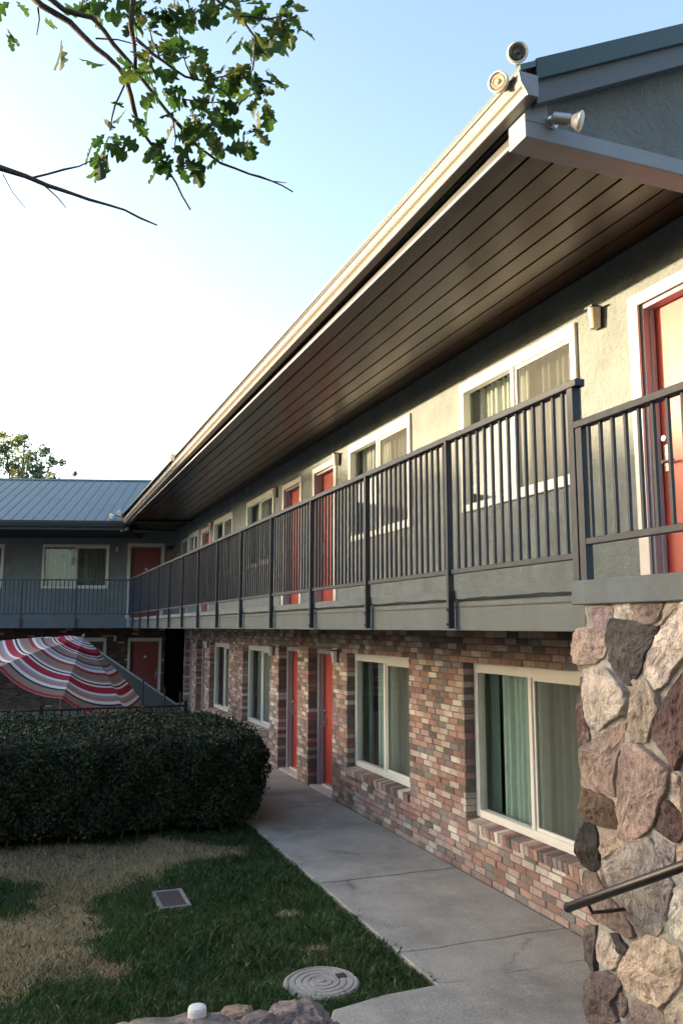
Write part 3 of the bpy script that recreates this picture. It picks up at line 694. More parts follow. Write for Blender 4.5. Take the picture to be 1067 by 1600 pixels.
A_ = [([(195,105),(290,85),(335,110),(320,180),(285,235),(270,280),(215,235),(185,170)], .03, (.30,.22,.27)),
 ([(350,70),(460,60),(472,130),(430,165),(350,160)], .02, (.55,.54,.52)),
 ([(480,80),(690,62),(652,178),(610,210),(490,188)], .03, (.20,.15,.15)),
 ([(680,185),(790,65),(808,82),(700,205),(655,218)], .03, tan),
 ([(100,250),(180,240),(250,295),(275,380),(255,450),(205,495),(110,500),(70,490),(65,370),(85,280)], .05, pink),
 ([(330,175),(480,200),(650,235),(640,290),(560,470),(515,590),(455,655),(390,615),(320,490),(305,350),(315,230)], .045, (.075,.07,.08)),
 ([(730,240),(860,60),(1050,20),(1050,340),(870,440),(790,550),(700,680),(650,690),(570,600),(600,440),(660,310)], .045, (.50,.45,.44)),
 ([(120,560),(290,545),(370,640),(435,700),(440,800),(410,870),(300,940),(215,1000),(170,950),(135,830),(120,700)], .06, cream),
 ([(95,620),(115,640),(130,830),(160,1000),(165,1050),(120,1080),(80,1060),(85,850)], .03, (.20,.12,.115)),
 ([(500,640),(590,640),(655,730),(660,850),(610,1000),(575,1075),(480,1070),(455,950),(480,780)], .045, (.42,.35,.28)),
 ([(880,520),(830,620),(740,740),(690,860),(640,970),(650,1060),(720,1150),(810,1280),(850,1200),(920,1100),(1100,1000),(1100,450)], .05, maroon),
 ([(385,950),(430,940),(400,1100),(362,1300),(360,1480),(230,1440),(120,1400),(105,1250),(110,1120),(250,1040)], .06, (.32,.235,.20)),
 ([(430,1110),(500,1100),(620,1180),(745,1290),(740,1410),(660,1590),(640,1680),(560,1760),(430,1803),(380,1770),(375,1560),(400,1300)], .055, (.36,.255,.235)),
 ([(752,1315),(825,1352),(825,1590),(800,1550),(742,1475)], .025, (.40,.34,.30)),
 ([(845,1345),(900,1270),(1100,1200),(1100,1700),(865,1790),(845,1600)], .045, (.38,.26,.22)),
 ([(730,1530),(790,1570),(840,1640),(838,1780),(800,1803),(720,1770),(640,1710),(690,1600)], .05, (.13,.075,.07)),
 ([(130,1430),(240,1470),(330,1530),(365,1600),(360,1713),(250,1700),(150,1630),(110,1560)], .05, (.14,.085,.05))]
B_ = [([(130,140),(190,140),(225,300),(235,430),(200,470),(130,430),(95,340),(110,220)], .06, (.05,.042,.042)),
 ([(250,200),(360,190),(405,290),(330,340),(265,380),(245,320)], .035, tan),
 ([(400,330),(470,270),(600,250),(640,320),(700,440),(770,580),(700,870),(640,950),(540,955),(440,800),(340,560),(300,450)], .06, grey),
 ([(650,285),(700,262),(775,310),(770,430),(725,458),(675,370)], .03, lilac),
 ([(130,500),(210,490),(290,640),(400,770),(470,880),(490,955),(440,960),(330,900),(200,830),(130,640)], .04, (.25,.175,.145)),
 ([(245,482),(285,465),(345,590),(325,635),(292,615)], .025, (.33,.22,.17)),
 ([(805,315),(1000,260),(1000,430),(870,430),(805,440)], .03, tan),
 ([(790,620),(880,560),(1050,540),(1050,1000),(830,1000),(765,930),(770,760)], .045, (.50,.49,.47)),
 ([(125,895),(200,900),(200,1060),(180,1230),(140,1120)], .03, (.15,.125,.12)),
 ([(235,930),(290,950),(340,1050),(385,1090),(370,1170),(320,1200),(220,1130),(215,1040)], .04, (.50,.42,.36)),
 ([(318,950),(370,952),(440,1060),(420,1092),(372,1060)], .035, blk),
 ([(490,1010),(580,970),(700,985),(800,1060),(840,1180),(820,1300),(720,1440),(690,1480),(600,1440),(480,1380),(380,1300),(380,1220),(450,1090)], .05, (.50,.40,.31)),
 ([(200,1240),(280,1220),(380,1270),(400,1330),(335,1450),(370,1560),(300,1620),(170,1580),(145,1430),(150,1320)], .055, (.18,.13,.125)),
 ([(390,1390),(432,1430),(432,1520),(392,1540)], .03, (.24,.17,.15)),
 ([(480,1425),(560,1435),(680,1520),(720,1600),(700,1750),(470,1750),(450,1600)], .04, (.25,.19,.175)),
 ([(735,1500),(830,1400),(950,1370),(950,1800),(740,1800)], .05, (.40,.35,.28)),
 ([(180,1650),(380,1600),(430,1800),(200,1850)], .05, mauve)]
for pts, h, col in A_: stone_obj(trace(pts, 930), h*.72, col, pier)
for pts, h, col in B_: stone_obj(trace(pts, 1260), h*.72, col, pier)
cols = [cream, pink, mauve, brown, dk, tan, grey, maroon]
for iu in range(4):                                                # the rest of the pier, nearer than the frame
    for iz in range(7):
        cu, cz = 1.78+iu*.26+random.uniform(-.03, .03), .18+iz*.36+random.uniform(-.04, .04); k = random.randint(6, 9)
        o = [(cu+.115*math.cos(2*math.pi*j/k)*random.uniform(.85, 1.12), cz+.165*math.sin(2*math.pi*j/k)*random.uniform(.85, 1.12)) for j in range(k)]
        stone_obj(o, random.uniform(.03, .06), random.choice(cols), pier)
for iu in range(4):
    cu = 2.82+iu*.2; o = [(cu+.09*math.cos(a), .07+.09*math.sin(a)) for a in [2*math.pi*j/7 for j in range(7)]]
    stone_obj(o, .04, random.choice(cols), pier)
# handrail of the steps the photograph was taken from
a, b = on_x(887, 1418, 2.5), on_x(1067, 1353, 2.5); dv = (b-a)/(a-b).length
hr = thing('handrail', (2.5, 2.7, 0), 'dark round metal handrail crossing in front of the stone pier', 'handrail')
g = G(); g.tube([a, a+dv*.02, b+dv*1.2], [.0215, .0215, .0215], 14); g.build('rail', 'handrail_paint', hr, smooth=True)
g = G(); g.lathe(a-dv*.008, dv, [(.012, -.006), (.0225, 0), (.0235, .012), (.0225, .022)], 14); g.build('end_cap', 'handrail_paint', hr, smooth=True)
q = a+dv*.16
g = G(); g.tube([q, q+Vector((.03, 0, -.055)), q+Vector((.13, 0, -.06)), q+Vector((.25, 0, -.06))], .009, 8); g.lathe(q+Vector((.235, 0, -.06)), (-1, 0, 0), [(.028, 0), (.028, .008), (.012, .014)], 12); g.build('bracket', 'handrail_paint', hr)
# ================================================================== LOW STONE WALL
lw = thing('stone_wall', (.78, 3.35, 0), 'low rough stone wall at the bottom edge of the picture', 'wall')
g = G(); g.box(-.1, 1.22, 3.1, 3.62, -.05, .86); g.build('mortar', 'stone_mortar', lw)
def rock(c, r, col, parent, seed):
    bm = bmesh.new(); bmesh.ops.create_icosphere(bm, subdivisions=4, radius=1)
    for v in bm.verts:
        p = v.co; k = 1+.30*mnoise.noise(p*1.7+Vector((seed, 0, 0)))+.20*abs(mnoise.noise(p*4.0+Vector((0, seed, 0))))-.16*abs(mnoise.noise(p*9+Vector((0, seed, 0))))+.05*mnoise.noise(p*21+Vector((0, seed, 0)))
        q = Vector([math.copysign(abs(x)**.75, x) for x in p])*k
        v.co = Vector((q.x*r[0], q.y*r[1], q.z*r[2]))
    me = bpy.data.meshes.new('stone'); bm.to_mesh(me); bm.free(); me.materials.append(MATS['stone'])
    o = put('stone', me, parent, c, (0, 0, random.uniform(-.3, .3))); o.color = (*col, 1); return o
for i, (x, y, z, rx, ry, rz_, col) in enumerate([(-.02, 3.68, .80, .16, .14, .07, (.27, .25, .235)), (.27, 3.6, .83, .17, .14, .075, grey), (.62, 3.55, .845, .20, .16, .08, (.24, .215, .205)), (.97, 3.56, .825, .15, .13, .075, (.27, .235, .215)), (1.20, 3.56, .815, .105, .15, .08, (.22, .19, .185)),
        (1.13, 3.60, .865, .085, .07, .045, (.36, .29, .28)), (.90, 3.64, .865, .09, .06, .045, (.38, .28, .22)), (1.24, 3.42, .72, .10, .2, .14, dk), (1.24, 3.45, .40, .10, .2, .2, grey), (.0, 3.6, .80, .17, .16, .07, brown), (.13, 3.66, .815, .10, .09, .06, (.26, .2, .18)), (.46, 3.66, .85, .10, .08, .05, (.3, .26, .24)), (.78, 3.50, .90, .12, .09, .04, (.29, .25, .24))]):
    rock((x, y, z), (rx, ry, rz_), col, lw, i*3.7)
cp = on_z(308, 1590, .93)
g = G(); g.lathe((cp.x, cp.y, .87), (0, 0, 1), [(.03, 0), (.03, .04), (.036, .041), (.038, .05), (.038, .092), (.034, .102), (.02, .106)], 20)
tag(g.build('pipe_cap', 'white_plastic', smooth=False), 'white plastic pipe cap standing on the low stone wall', 'pipe cap')

# ================================================================== LAMPS
def wall_lamp(F, u, z, label, side=1, group='wall lamps beside the doors and windows'):
    t = thing('wall_lamp', F(u, 0, z-.1), label, 'wall lamp', group)
    g = G(); g.box(u-.045, u+.045, -.014, -.001, z-.10, z+.08, F); g.box(u-.05, u+.05, -.115, -.014, z+.07, z+.085, F); g.build('bracket', 'lamp_bronze', t)
    g = G(); n = 10; V = []
    for zz, r in ((z-.10, .040), (z-.02, .046), (z+.07, .052)):
        for k in range(n+1):
            q = math.pi*k/n; V.append(F(u+r*math.cos(q), -.03-.078*math.sin(q)*r/.05, zz))
    m = n+1; f = [(i*m+k, i*m+k+1, (i+1)*m+k+1, (i+1)*m+k) for i in range(2) for k in range(n)]+[tuple(range(m)), tuple(range(2*m, 3*m)), (0, m, m+n, n), (m, 2*m, 2*m+n, m+n)]
    g.poly(V, f); g.build('shade', 'lamp_shade' if z > 4 else 'white_plastic', t)
    return t
wall_lamp(FR, 5.42, 5.07, 'cream sconce on the sunlit stucco between the nearest upper window and door')
wall_lamp(FR, 11.55, 5.04, 'sconce right of the nearer of the two paired upper red doors')
wall_lamp(FR, 14.88, 5.04, 'sconce left of the farther of the two paired upper red doors')
wall_lamp(FR, 20.66, 5.06, 'small sconce right of the farther upper red door, near the far end of the balcony')
wall_lamp(FR, 11.62, 2.08, 'pale sconce on brick right of the nearer ground-floor red door')
wall_lamp(FR, 15.0, 2.08, 'pale sconce on brick between the farther ground-floor door and a window')
wall_lamp(FR, 20.85, 2.08, 'pale sconce on brick at the far end of the ground floor')
wall_lamp(FL, -1.76, 4.95, 'white sconce between window and red door on the upper far wing')
wall_lamp(FL, -1.72, 2.16, 'white sconce left of the ground-floor red door of the far wing')
def flood_head(g_body, g_lens, o, ax, r=.062, back=.10):
    g_body.lathe(o, ax, [(.022, -back), (.03, -back*.85), (.034, -back*.5), (r*.8, -.028), (r, -.01), (r, .006), (r*.86, .010), (r*.82, .002)], 24)
    for k in range(24):
        pass
    g_lens.lathe(Vector(o)+Vector(ax).normalized()*.001, ax, [(r*.8, 0), (r*.6, .006), (r*.3, .004), (r*.12, .010)], 20)
def twin_flood(base, heads, label, size=.062, group='twin floodlights on the gutter'):
    t = thing('floodlight', base, label, 'floodlight', group)
    g = G(); g.lathe(Vector(base), (0, 0, 1), [(.04, 0), (.04, .03), (.025, .04)], 12)
    for o, ax, mt in heads: g.tube([Vector(base)+Vector((0, 0, .03)), Vector(o)-Vector(ax).normalized()*.10], .012, 8)
    g.build('bracket', 'dark_paint', t)
    b_ = Vector(base); g = G(); g.tube([b_+Vector((0, .0, .035)), b_+Vector((-.03, .05, .05)), b_+Vector((-.02, .12, .0)), b_+Vector((.05, .2, .02))], .006, 6); g.build('cable', 'black_iron', t)
    for o, ax, mt in heads:
        gb, gl = G(), G(); flood_head(gb, gl, o, ax, size)
        h = gb.build('lamp_head', 'white_plastic', t); gl.build('lens', mt, h)
    return t
twin_flood((2.60, 3.84, 5.73), [(on_x(808, 82, 2.53), (-.5, -.8, -.25), 'lens_dark'), (on_x(778, 128, 2.43), (-.75, -.6, -.2), 'lens_cream')], 'twin round floodlight on the gutter at the near roof corner')
twin_flood((2.56, 15.5, gz(15.5)+.05), [((2.50, 15.45, gz(15)+.13), (-.7, -.6, -.2), 'lens_cream'), ((2.50, 15.75, gz(15)+.16), (-.8, -.3, -.2), 'lens_cream')], 'small twin floodlight halfway along the gutter against the sky')
twin_flood((2.54, 24.0, 5.58), [((2.40, 23.8, 5.70), (-.6, -.75, -.3), 'lens_cream'), ((2.20, 24.0, 5.62), (-.8, -.5, -.3), 'lens_cream')], 'white twin floodlight where the two gutters meet', .075)
# can spotlight under the gable
t = thing('spotlight', (2.79, 3.80, 5.47), 'small metal can spotlight with a round bulb below the gable', 'spotlight')
a, b = Vector((2.80, 3.76, 5.48)), Vector((2.93, 3.66, 5.425)); ax = (b-a).normalized()
g = G(); g.lathe(a, ax, [(.025, -.03), (.036, -.02), (.036, .075), (.033, .08)], 18); g.tube([a, a+Vector((0, .06, -.0))], .014); g.lathe((2.80, 3.82, 5.48), (0, -1, 0), [(.04, 0), (.04, .02)], 14); g.build('can', 'steel', t, smooth=False)
g = G(); g.lathe(a+ax*.08, ax, [(.026, 0), (.045, .035), (.060, .055), (.060, .062), (.045, .072), (.0, .078)], 20); g.build('bulb', 'white_plastic', t, smooth=True)
# security camera at the corner
c = Vector((2.58, 24.05, 5.27)); t = thing('security_camera', (2.66, 24.1, 5.40), 'white bullet security camera hanging below the corner of the two gutters', 'security camera')
g = G(); g.lathe(c, (-.75, -.5, -.28), [(.05, -.12), (.055, -.1), (.055, .12), (.04, .13)], 14); g.build('body', 'white_plastic', t)
g = G(); g.tube([c, c+Vector((.06, .05, .13))], .016); g.build('mount', 'white_plastic', t)

# ================================================================== LAWN
def inside(px, py, poly):
    x = np.asarray(px); y = np.asarray(py); r = np.zeros(len(x), bool); n = len(poly); j = n-1
    for i in range(n):
        xi, yi = poly[i]; xj, yj = poly[j]
        r ^= ((yi > y) != (yj > y)) & (x < (xj-xi)*(y-yi)/(yj-yi+1e-12)+xi); j = i
    return r
DRY = [(-2.6, 10.8), (-.1, 10.75), (.67, 10.6), (2.2, 10.3), (2.6, 9.75), (1.75, 9.3), (1.12, 8.97), (.83, 8.44), (.63, 8.04), (.64, 7.46), (.86, 6.95), (.80, 6.74), (.40, 6.6), (-.02, 6.58), (-1, 6.7), (-2.6, 7.2)]
GREEN = [(-1.2, 9.3), (-.08, 9.35), (.2, 9.2), (.38, 8.5), (.36, 8.2), (-.05, 8.0), (-.9, 8.2)]
nG = 270000
gx = rng.uniform(-2.6, 2.90, nG); gy = 3.7+(10.75-3.7)*rng.uniform(0, 1, nG)**1.15
wx = gx+.13*np.sin(gy*5.3+gx*2)+.05*np.sin(gy*17+3*gx); wy = gy+.13*np.sin(gx*6.1+1.3*gy)+.05*np.sin(gx*19)
wx = wx+rng.normal(0, .055, nG); wy = wy+rng.normal(0, .07, nG)
dry = inside(wx, wy, DRY) & ~inside(wx, wy, GREEN)
dry |= (np.hypot(gx-2.34, (gy-7.45)*1.6) < .11) | (np.hypot(gx-2.32, (gy-6.6)*1.4) < .09)
dry ^= rng.uniform(0, 1, nG) < .035
edge = 2.87+.025*np.sin(gy*9)+.02*np.sin(gy*31)
ok = (gx < edge) & ~((gx > 1.28) & (gx < 1.58) & (gy > 7.92) & (gy < 8.46)) & (np.hypot(gx-2.13, gy-5.97) > .27+.02*np.sin(7*np.arctan2(gy-5.97, gx-2.13)))
ok &= ~((gy < 5.56) & (gx > 2.03+(gy-5.46)*.5) ) & ~((gy < 5.50+.09*np.clip((gx-2.03)/.8, 0, 1)) & (gx > 2.03))
def blades(name, sel, mat, label, h, w, cat):
    x, y = gx[sel], gy[sel]; n = len(x); th = rng.uniform(0, 2*math.pi, n); hh = h*rng.uniform(.5, 1.3, n)*(1+.35*np.sin(x*5.3+2*np.sin(y*3.1))*np.sin(y*4.7+1.5*np.sin(x*2.3)))*np.where(rng.uniform(0, 1, n) < .012, 1.7, 1); ww = w*rng.uniform(.6, 1.3, n)
    ln = rng.uniform(.2, 1.1, n)*hh; ld = rng.uniform(0, 2*math.pi, n)
    z0 = np.full(n, -.05); a = np.stack([x-ww*np.cos(th), y-ww*np.sin(th), z0], 1); b = np.stack([x+ww*np.cos(th), y+ww*np.sin(th), z0], 1)
    c = np.stack([x+.5*ln*np.cos(ld), y+.5*ln*np.sin(ld), z0+hh*.7], 1); t = np.stack([x+ln*np.cos(ld)*1.2, y+ln*np.sin(ld)*1.2, z0+hh], 1)
    co = np.stack([a, b, c+(b-a)*.35, t, c-(b-a)*.35], 1).reshape(-1, 3)
    me = bpy.data.meshes.new(name); me.vertices.add(5*n); me.vertices.foreach_set('co', co.ravel()); me.loops.add(5*n)
    me.loops.foreach_set('vertex_index', np.arange(5*n)); me.polygons.add(n); me.polygons.foreach_set('loop_start', np.arange(0, 5*n, 5)); me.polygons.foreach_set('loop_total', np.full(n, 5)); me.update(calc_edges=True)
    pk = np.clip(.45+.35*np.sin(x*1.7+y*.9)*np.sin(y*2.3-x)+rng.normal(0, .2, n), 0, .995)
    at = me.attributes.new('pick', 'FLOAT', 'FACE'); at.data.foreach_set('value', pk)
    me.materials.append(MATS[mat]); o = bpy.data.objects.new(name, me); C.objects.link(o)
    return tag(o, label, cat, kind='stuff')
for nm in ('grass', 'dry_grass'):                                  # the pick attribute alone chooses the colour of a blade
    nt = MATS[nm].node_tree
    for l in list(nt.links):
        if l.from_node.type == 'OBJECT_INFO': nt.links.remove(l)
blades('grass', ok & ~dry, 'grass', 'short green lawn grass between the hedge and the walkway', .050, .0026, 'grass')
blades('dry_grass', ok & dry, 'dry_grass', 'straw-coloured dead patch of grass in front of the hedge', .044, .0028, 'grass')
# utility box and round lid set into the lawn
t = thing('utility_box', (1.43, 8.19, -.05), 'rectangular dark lid of a utility box set flush in the lawn', 'utility box')
g = G()
g.box(1.285, 1.575, 7.925, 7.965, -.05, -.012); g.box(1.285, 1.575, 8.415, 8.455, -.05, -.012); g.box(1.285, 1.32, 7.965, 8.415, -.05, -.012); g.box(1.54, 1.575, 7.965, 8.415, -.05, -.012); g.build('rim', 'box_rim', t, bevel=.003)
g = G(); g.box(1.324, 1.536, 7.969, 8.411, -.05, -.016); g.build('lid', 'box_lid', t, bevel=.004)
t = thing('manhole_cover', (2.13, 5.97, -.05), 'round concrete manhole lid with concentric grooves in the lawn', 'manhole cover')
g = G(); prof = [(.275, -.05), (.275, .0), (.262, .012)]
for r in (.23, .18, .13, .08): prof += [(r+.014, .013), (r+.009, .007), (r+.003, .007), (r-.002, .013)]
prof += [(.03, .013), (.025, .018), (.0, .018)]
g.lathe((2.13, 5.97, -.028), (0, 0, 1), prof, 48); g.build('lid', 'walk_concrete', t)
g = G(); g.box(2.26, 2.33, 5.97, 6.04, -.017, -.011); g.build('label_plate', 'box_lid', t)

# ================================================================== HEDGE
hg = thing('hedge', (1.0, 12.0, 0), 'dark clipped box hedge between the lawn and the pool fence', 'hedge')
HX0, HX1, HY0, HY1, HZ = -5.0, 3.03, 10.45, 13.7, 1.16
n = 120000; fsel = rng.choice(4, n, p=[.36, .40, .14, .10]); P = np.zeros((n, 3)); U = np.zeros((n, 3))
a = rng.uniform(0, 1, n); b = rng.uniform(0, 1, n)
for k in range(4):
    s = fsel == k
    if k == 0: P[s] = np.stack([HX0+(HX1-HX0)*a[s], np.full(s.sum(), HY0), .08+(HZ-.08)*b[s]], 1); U[s] = (0, -1, .2)
    if k == 1: P[s] = np.stack([HX0+(HX1-HX0)*a[s], HY0+(HY1-HY0)*b[s], np.full(s.sum(), HZ)], 1); U[s] = (0, 0, 1)
    if k == 2: P[s] = np.stack([np.full(s.sum(), HX1), HY0+(HY1-HY0)*a[s], .08+(HZ-.08)*b[s]], 1); U[s] = (1, 0, .2)
    if k == 3: P[s] = np.stack([HX0+(HX1-HX0)*a[s], np.full(s.sum(), HY1), .3+(HZ-.3)*b[s]], 1); U[s] = (0, 1, .2)
cx_ = np.array([(HX0+HX1)/2, (HY0+HY1)/2, HZ*.45]); hw = np.array([(HX1-HX0)/2, (HY1-HY0)/2, HZ*.58])
def hedge_shape(P, depth):
    rr = .42                                                        # round the arrises
    q = np.abs(P-cx_); Q = P.copy()
    lim = hw.copy(); inner = lim-rr; over = np.clip(q-inner, 0, None); ln = np.linalg.norm(over, axis=1); f = np.where(ln > rr, rr/np.maximum(ln, 1e-6), 1)
    q2 = np.minimum(q, inner)+over*f[:, None]; Q = cx_+np.sign(P-cx_)*q2
    lump = .05*np.sin(P[:, 0]*4.1+P[:, 1]*2.2+P[:, 2]*3)+.04*np.sin(P[:, 0]*9.7-P[:, 2]*7+P[:, 1]*6)+.025*np.sin(P[:, 0]*21+P[:, 1]*17+P[:, 2]*19)
    dirn = (Q-cx_)/hw; dirn = np.sign(dirn)*np.abs(dirn)**5; dirn /= np.linalg.norm(dirn, axis=1)[:, None]+1e-6
    return Q+dirn*(lump-depth)[:, None]
Q = hedge_shape(P, rng.exponential(.05, n)-.03-np.where(rng.uniform(0, 1, n) < .03, rng.uniform(.02, .09, n), 0)); Q[:, 2] = np.maximum(Q[:, 2], .03)
low = (P[:, 2] < .2) & (rng.uniform(0, 1, n) < .5); Q = Q[~low]; U = U[~low]
sh = []; su = []
for _ in range(260):
    x0, y0 = rng.uniform(HX0+.2, HX1-.25), rng.uniform(HY0+.1, HY1-.2); L_ = rng.uniform(.05, .17); dx_, dy_ = rng.normal(0, .25, 2)
    if rng.uniform() < .45: base_ = np.array([x0, HY0-.02, rng.uniform(.35, HZ-.05)]); dv_ = np.array([dx_, -.75, .5])
    else: base_ = np.array([x0, y0, HZ+.02]); dv_ = np.array([dx_, dy_, 1.0])
    for k_ in range(7): sh.append(base_+dv_*L_*(k_/6)+rng.normal(0, .009, 3)); su.append(dv_)
Q = np.concatenate([Q, np.array(sh)]); U = np.concatenate([U, np.array(su)])
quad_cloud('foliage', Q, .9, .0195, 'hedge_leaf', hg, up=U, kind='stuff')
bm = bmesh.new(); bmesh.ops.create_cube(bm, size=1, matrix=Matrix.Translation(tuple(cx_)) @ Matrix.Diagonal((hw[0]*2, hw[1]*2, hw[2]*2, 1))); bmesh.ops.subdivide_edges(bm, edges=bm.edges[:], cuts=24, use_grid_fill=True)
VV = np.array([v.co for v in bm.verts]); VV = hedge_shape(VV, np.full(len(VV), .10)); VV[:, 2] = np.maximum(VV[:, 2], .10)
for v, p in zip(bm.verts, VV): v.co = Vector(p)-WORG[hg]
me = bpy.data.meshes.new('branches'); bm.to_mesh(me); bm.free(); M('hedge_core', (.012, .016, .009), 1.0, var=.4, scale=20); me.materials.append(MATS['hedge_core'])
o = bpy.data.objects.new('branches', me); C.objects.link(o); o.parent = hg
for i in range(26):
    x = HX0+.2+(HX1-HX0-.35)*(i+random.random()*.6)/26; y = HY0+random.uniform(.14, .4)
    g = G(); g.tube([(x, y, -.06), (x+.02, y+.02, .1), (x+random.uniform(-.06, .06), y+.03, .3)], [.018, .014, .01], 6); g.build('stem', 'bark', hg)

# ================================================================== POOL FENCE, UMBRELLA, STAIR
FY = 14.15; pf = thing('pool_fence', (0, FY, 0), 'black metal pool fence behind the hedge', 'fence')
ftop = 1.215
g = G(); g.box(-5, 2.62, FY-.018, FY+.018, ftop-.03, ftop); g.build('top_rail', 'black_iron', pf)
g = G(); g.box(-5, 2.62, FY-.015, FY+.015, .12, .15); g.build('bottom_rail', 'black_iron', pf)
pk = bar(.016, .016, 1.06, 'black_iron'); x = 2.5
while x > -2.2: put('picket', pk, pf, (x, FY, .14)); x -= .115
for x in (2.62, .35, -1.9): put('post', bar(.05, .05, 1.28, 'black_iron'), pf, (x, FY, 0))
for px, pt in ((225, 1050), (258, 1073), (282, 1080)):
    p = EYEV+ray(px, pt)*(17.6/ray(px, pt).y); put('tall_post', bar(.03, .03, p.z, 'rail_paint'), pf, (p.x, p.y, 0))
# striped umbrella, leaning
UD_ = 17.0; k_ = UD_/1290.0; hub = at_depth(102, 1056, UD_); RU = 136*k_
toV = -fwd
ea = (rgt*121+upv*-58+toV*-40).normalized(); eb = (rgt*40+upv*-6+toV*129); eb = (eb-ea*eb.dot(ea)).normalized(); ax = ea.cross(eb); ax = ax if ax.z > 0 else -ax
apex = hub+ax*(RU*.45)
um = thing('patio_umbrella', (hub.x, hub.y, -.004), 'tilted patio umbrella with red, white, tan and navy stripes', 'umbrella')
m, nt, p, o = _nt('umbrella_cloth')
a = nt.nodes.new('ShaderNodeAttribute'); a.attribute_name = 'radial'
W_, RD, RD2, TN, NV, GY, LV, PK, PU = (.78, .73, .75), (.36, .022, .045), (.30, .04, .06), (.27, .205, .165), (.016, .03, .04), (.30, .32, .36), (.50, .43, .48), (.42, .22, .22), (.085, .03, .055)
seq = [(GY, .5), (W_, .3), (RD2, .5), (W_, .35), (GY, .5), (W_, .4), (RD, 1.3), (W_, .35), (NV, .35), (W_, .3), (PK, .4), (TN, 1.2), (PU, .5), (LV, .5), (GY, .5), (W_, .6), (RD, .7), (TN, 1.3), (PK, .4), (W_, .35), (NV, .4), (W_, .35), (RD, 1.35), (W_, .45), (GY, .5), (PK, .7), (W_, .6), (NV, .35), (TN, 1.2), (RD, .5), (PK, .2)]
tot = sum(w for c, w in seq); acc = .06; st = []
for c, w in seq: st.append((acc if st else 0, c)); acc += w/tot*.94
c = ramp(nt, a.outputs['Fac'], st, 'CONSTANT'); f = noise_n(nt, 300, 2); c = mix_c(nt, .35, c, ramp(nt, f, [(.3, (.75, .75, .75)), (.7, (1.1, 1.1, 1.1))]), 'MULTIPLY')
nt.links.new(c, p.inputs['Base Color']); p.inputs['Roughness'].default_value = .85
tr = nt.nodes.new('ShaderNodeBsdfTranslucent'); nt.links.new(c, tr.inputs[0]); mx = nt.nodes.new('ShaderNodeMixShader'); mx.inputs[0].default_value = .2
nt.links.new(p.outputs[0], mx.inputs[1]); nt.links.new(tr.outputs[0], mx.inputs[2]); nt.links.new(mx.outputs[0], o.inputs[0])
def rim_pt(i, r=1.0): q = math.pi/4*i; return hub+(ea*math.cos(q)+eb*math.sin(q))*RU*r
def canopy(i, f0, f1, lift, name, nr=16, nc=8):
    g = G(); V = []; A = []
    for j in range(nr+1):
        f = f0+(f1-f0)*j/nr
        for k in range(nc+1):
            s = k/nc; e = rim_pt(i)*(1-s)+rim_pt(i+1)*s
            pnt = apex*(1-f)+e*f; bow = .045*RU*math.sin(math.pi*min(1, f)); sag = -.06*RU*4*s*(1-s)*f*(.4+f)
            V.append(pnt+ax*(bow+sag+lift)); A.append(f)
    m_ = nc+1; g.poly(V, [(j*m_+k, j*m_+k+1, (j+1)*m_+k+1, (j+1)*m_+k) for j in range(nr) for k in range(nc)])
    o = g.build(name, 'umbrella_cloth', um, smooth=True, normals=False)
    at = o.data.attributes.new('radial', 'FLOAT', 'POINT'); at.data.foreach_set('value', A); return o
for i in range(8): canopy(i, .17, 1.0, 0, 'canopy_panel')
for i in range(8): canopy(i, .0, .26, .05, 'vent_panel', 5, 6)
for i in range(8):
    g = G(); g.tube([apex*(1-f)+rim_pt(i)*f+ax*(.045*RU*math.sin(math.pi*f)-.02) for f in (0, .25, .5, .75, 1)], .008, 6); g.build('rib', 'black_iron', um)
kn = Vector((hub.x-.05, hub.y+.1, 1.15)); low_ = hub-ax*.15
g = G(); g.tube([apex+ax*.08, hub, low_], .02, 10); g.build('pole_top', 'pole_wood', um)
g = G(); g.tube([low_, Vector((low_.x, low_.y, .03))], .02, 10); g.build('pole', 'pole_wood', um)
g = G(); g.lathe((low_.x, low_.y, -.004), (0, 0, 1), [(.25, 0), (.25, .05), (.06, .1), (.03, .35)], 24); g.build('base', 'deck_concrete', um)
g = G(); g.lathe(apex+ax*.05, ax, [(.02, 0), (.03, .03), (.015, .07), (.0, .08)], 12); g.build('finial', 'pole_wood', um)
# stair with solid parapet climbing to the left in front of the far wing
SD = LRD+.25
sa, sb_ = (-3.2, 2.74), (.78, .06)
t = thing('staircase', FL(-1.2, SD, 0), 'far stair with a solid dark parapet and pale sloping cap beside the ground-floor red door', 'staircase')
g = G(); sl_ = (2.74-.06)/(-3.2-.78)
zt_ = lambda u: 1.53+(.17-1.53)/(.75+1.26)*(u+1.26)
u0_, u1_ = -1.75, .82
g.prism([FL(u0_, SD, max(zt_(u0_)-.95, 0)), FL(.0, SD, -.03), FL(u1_, SD, -.03), FL(u1_, SD, zt_(u1_)), FL(u0_, SD, zt_(u0_))], Vector(FL(0, .06, 0))-Vector(FL(0, 0, 0))); g.build('parapet', 'gutter_dark', t)
g = G(); g.prism([FL(u0_, SD-.03, zt_(u0_)+.005), FL(u1_, SD-.03, zt_(u1_)+.005), FL(u1_, SD-.03, zt_(u1_)+.05), FL(u0_, SD-.03, zt_(u0_)+.05)], Vector(FL(0, .12, 0))-Vector(FL(0, 0, 0))); g.build('parapet_cap', 'beam_paint', t)
for i in range(7):
    g = G(); u = .45-i*.28; g.box(u-.28, u, SD+.07, SD+.95, i*.18+.14, i*.18+.18, FL); g.build('tread', 'deck_concrete', t)

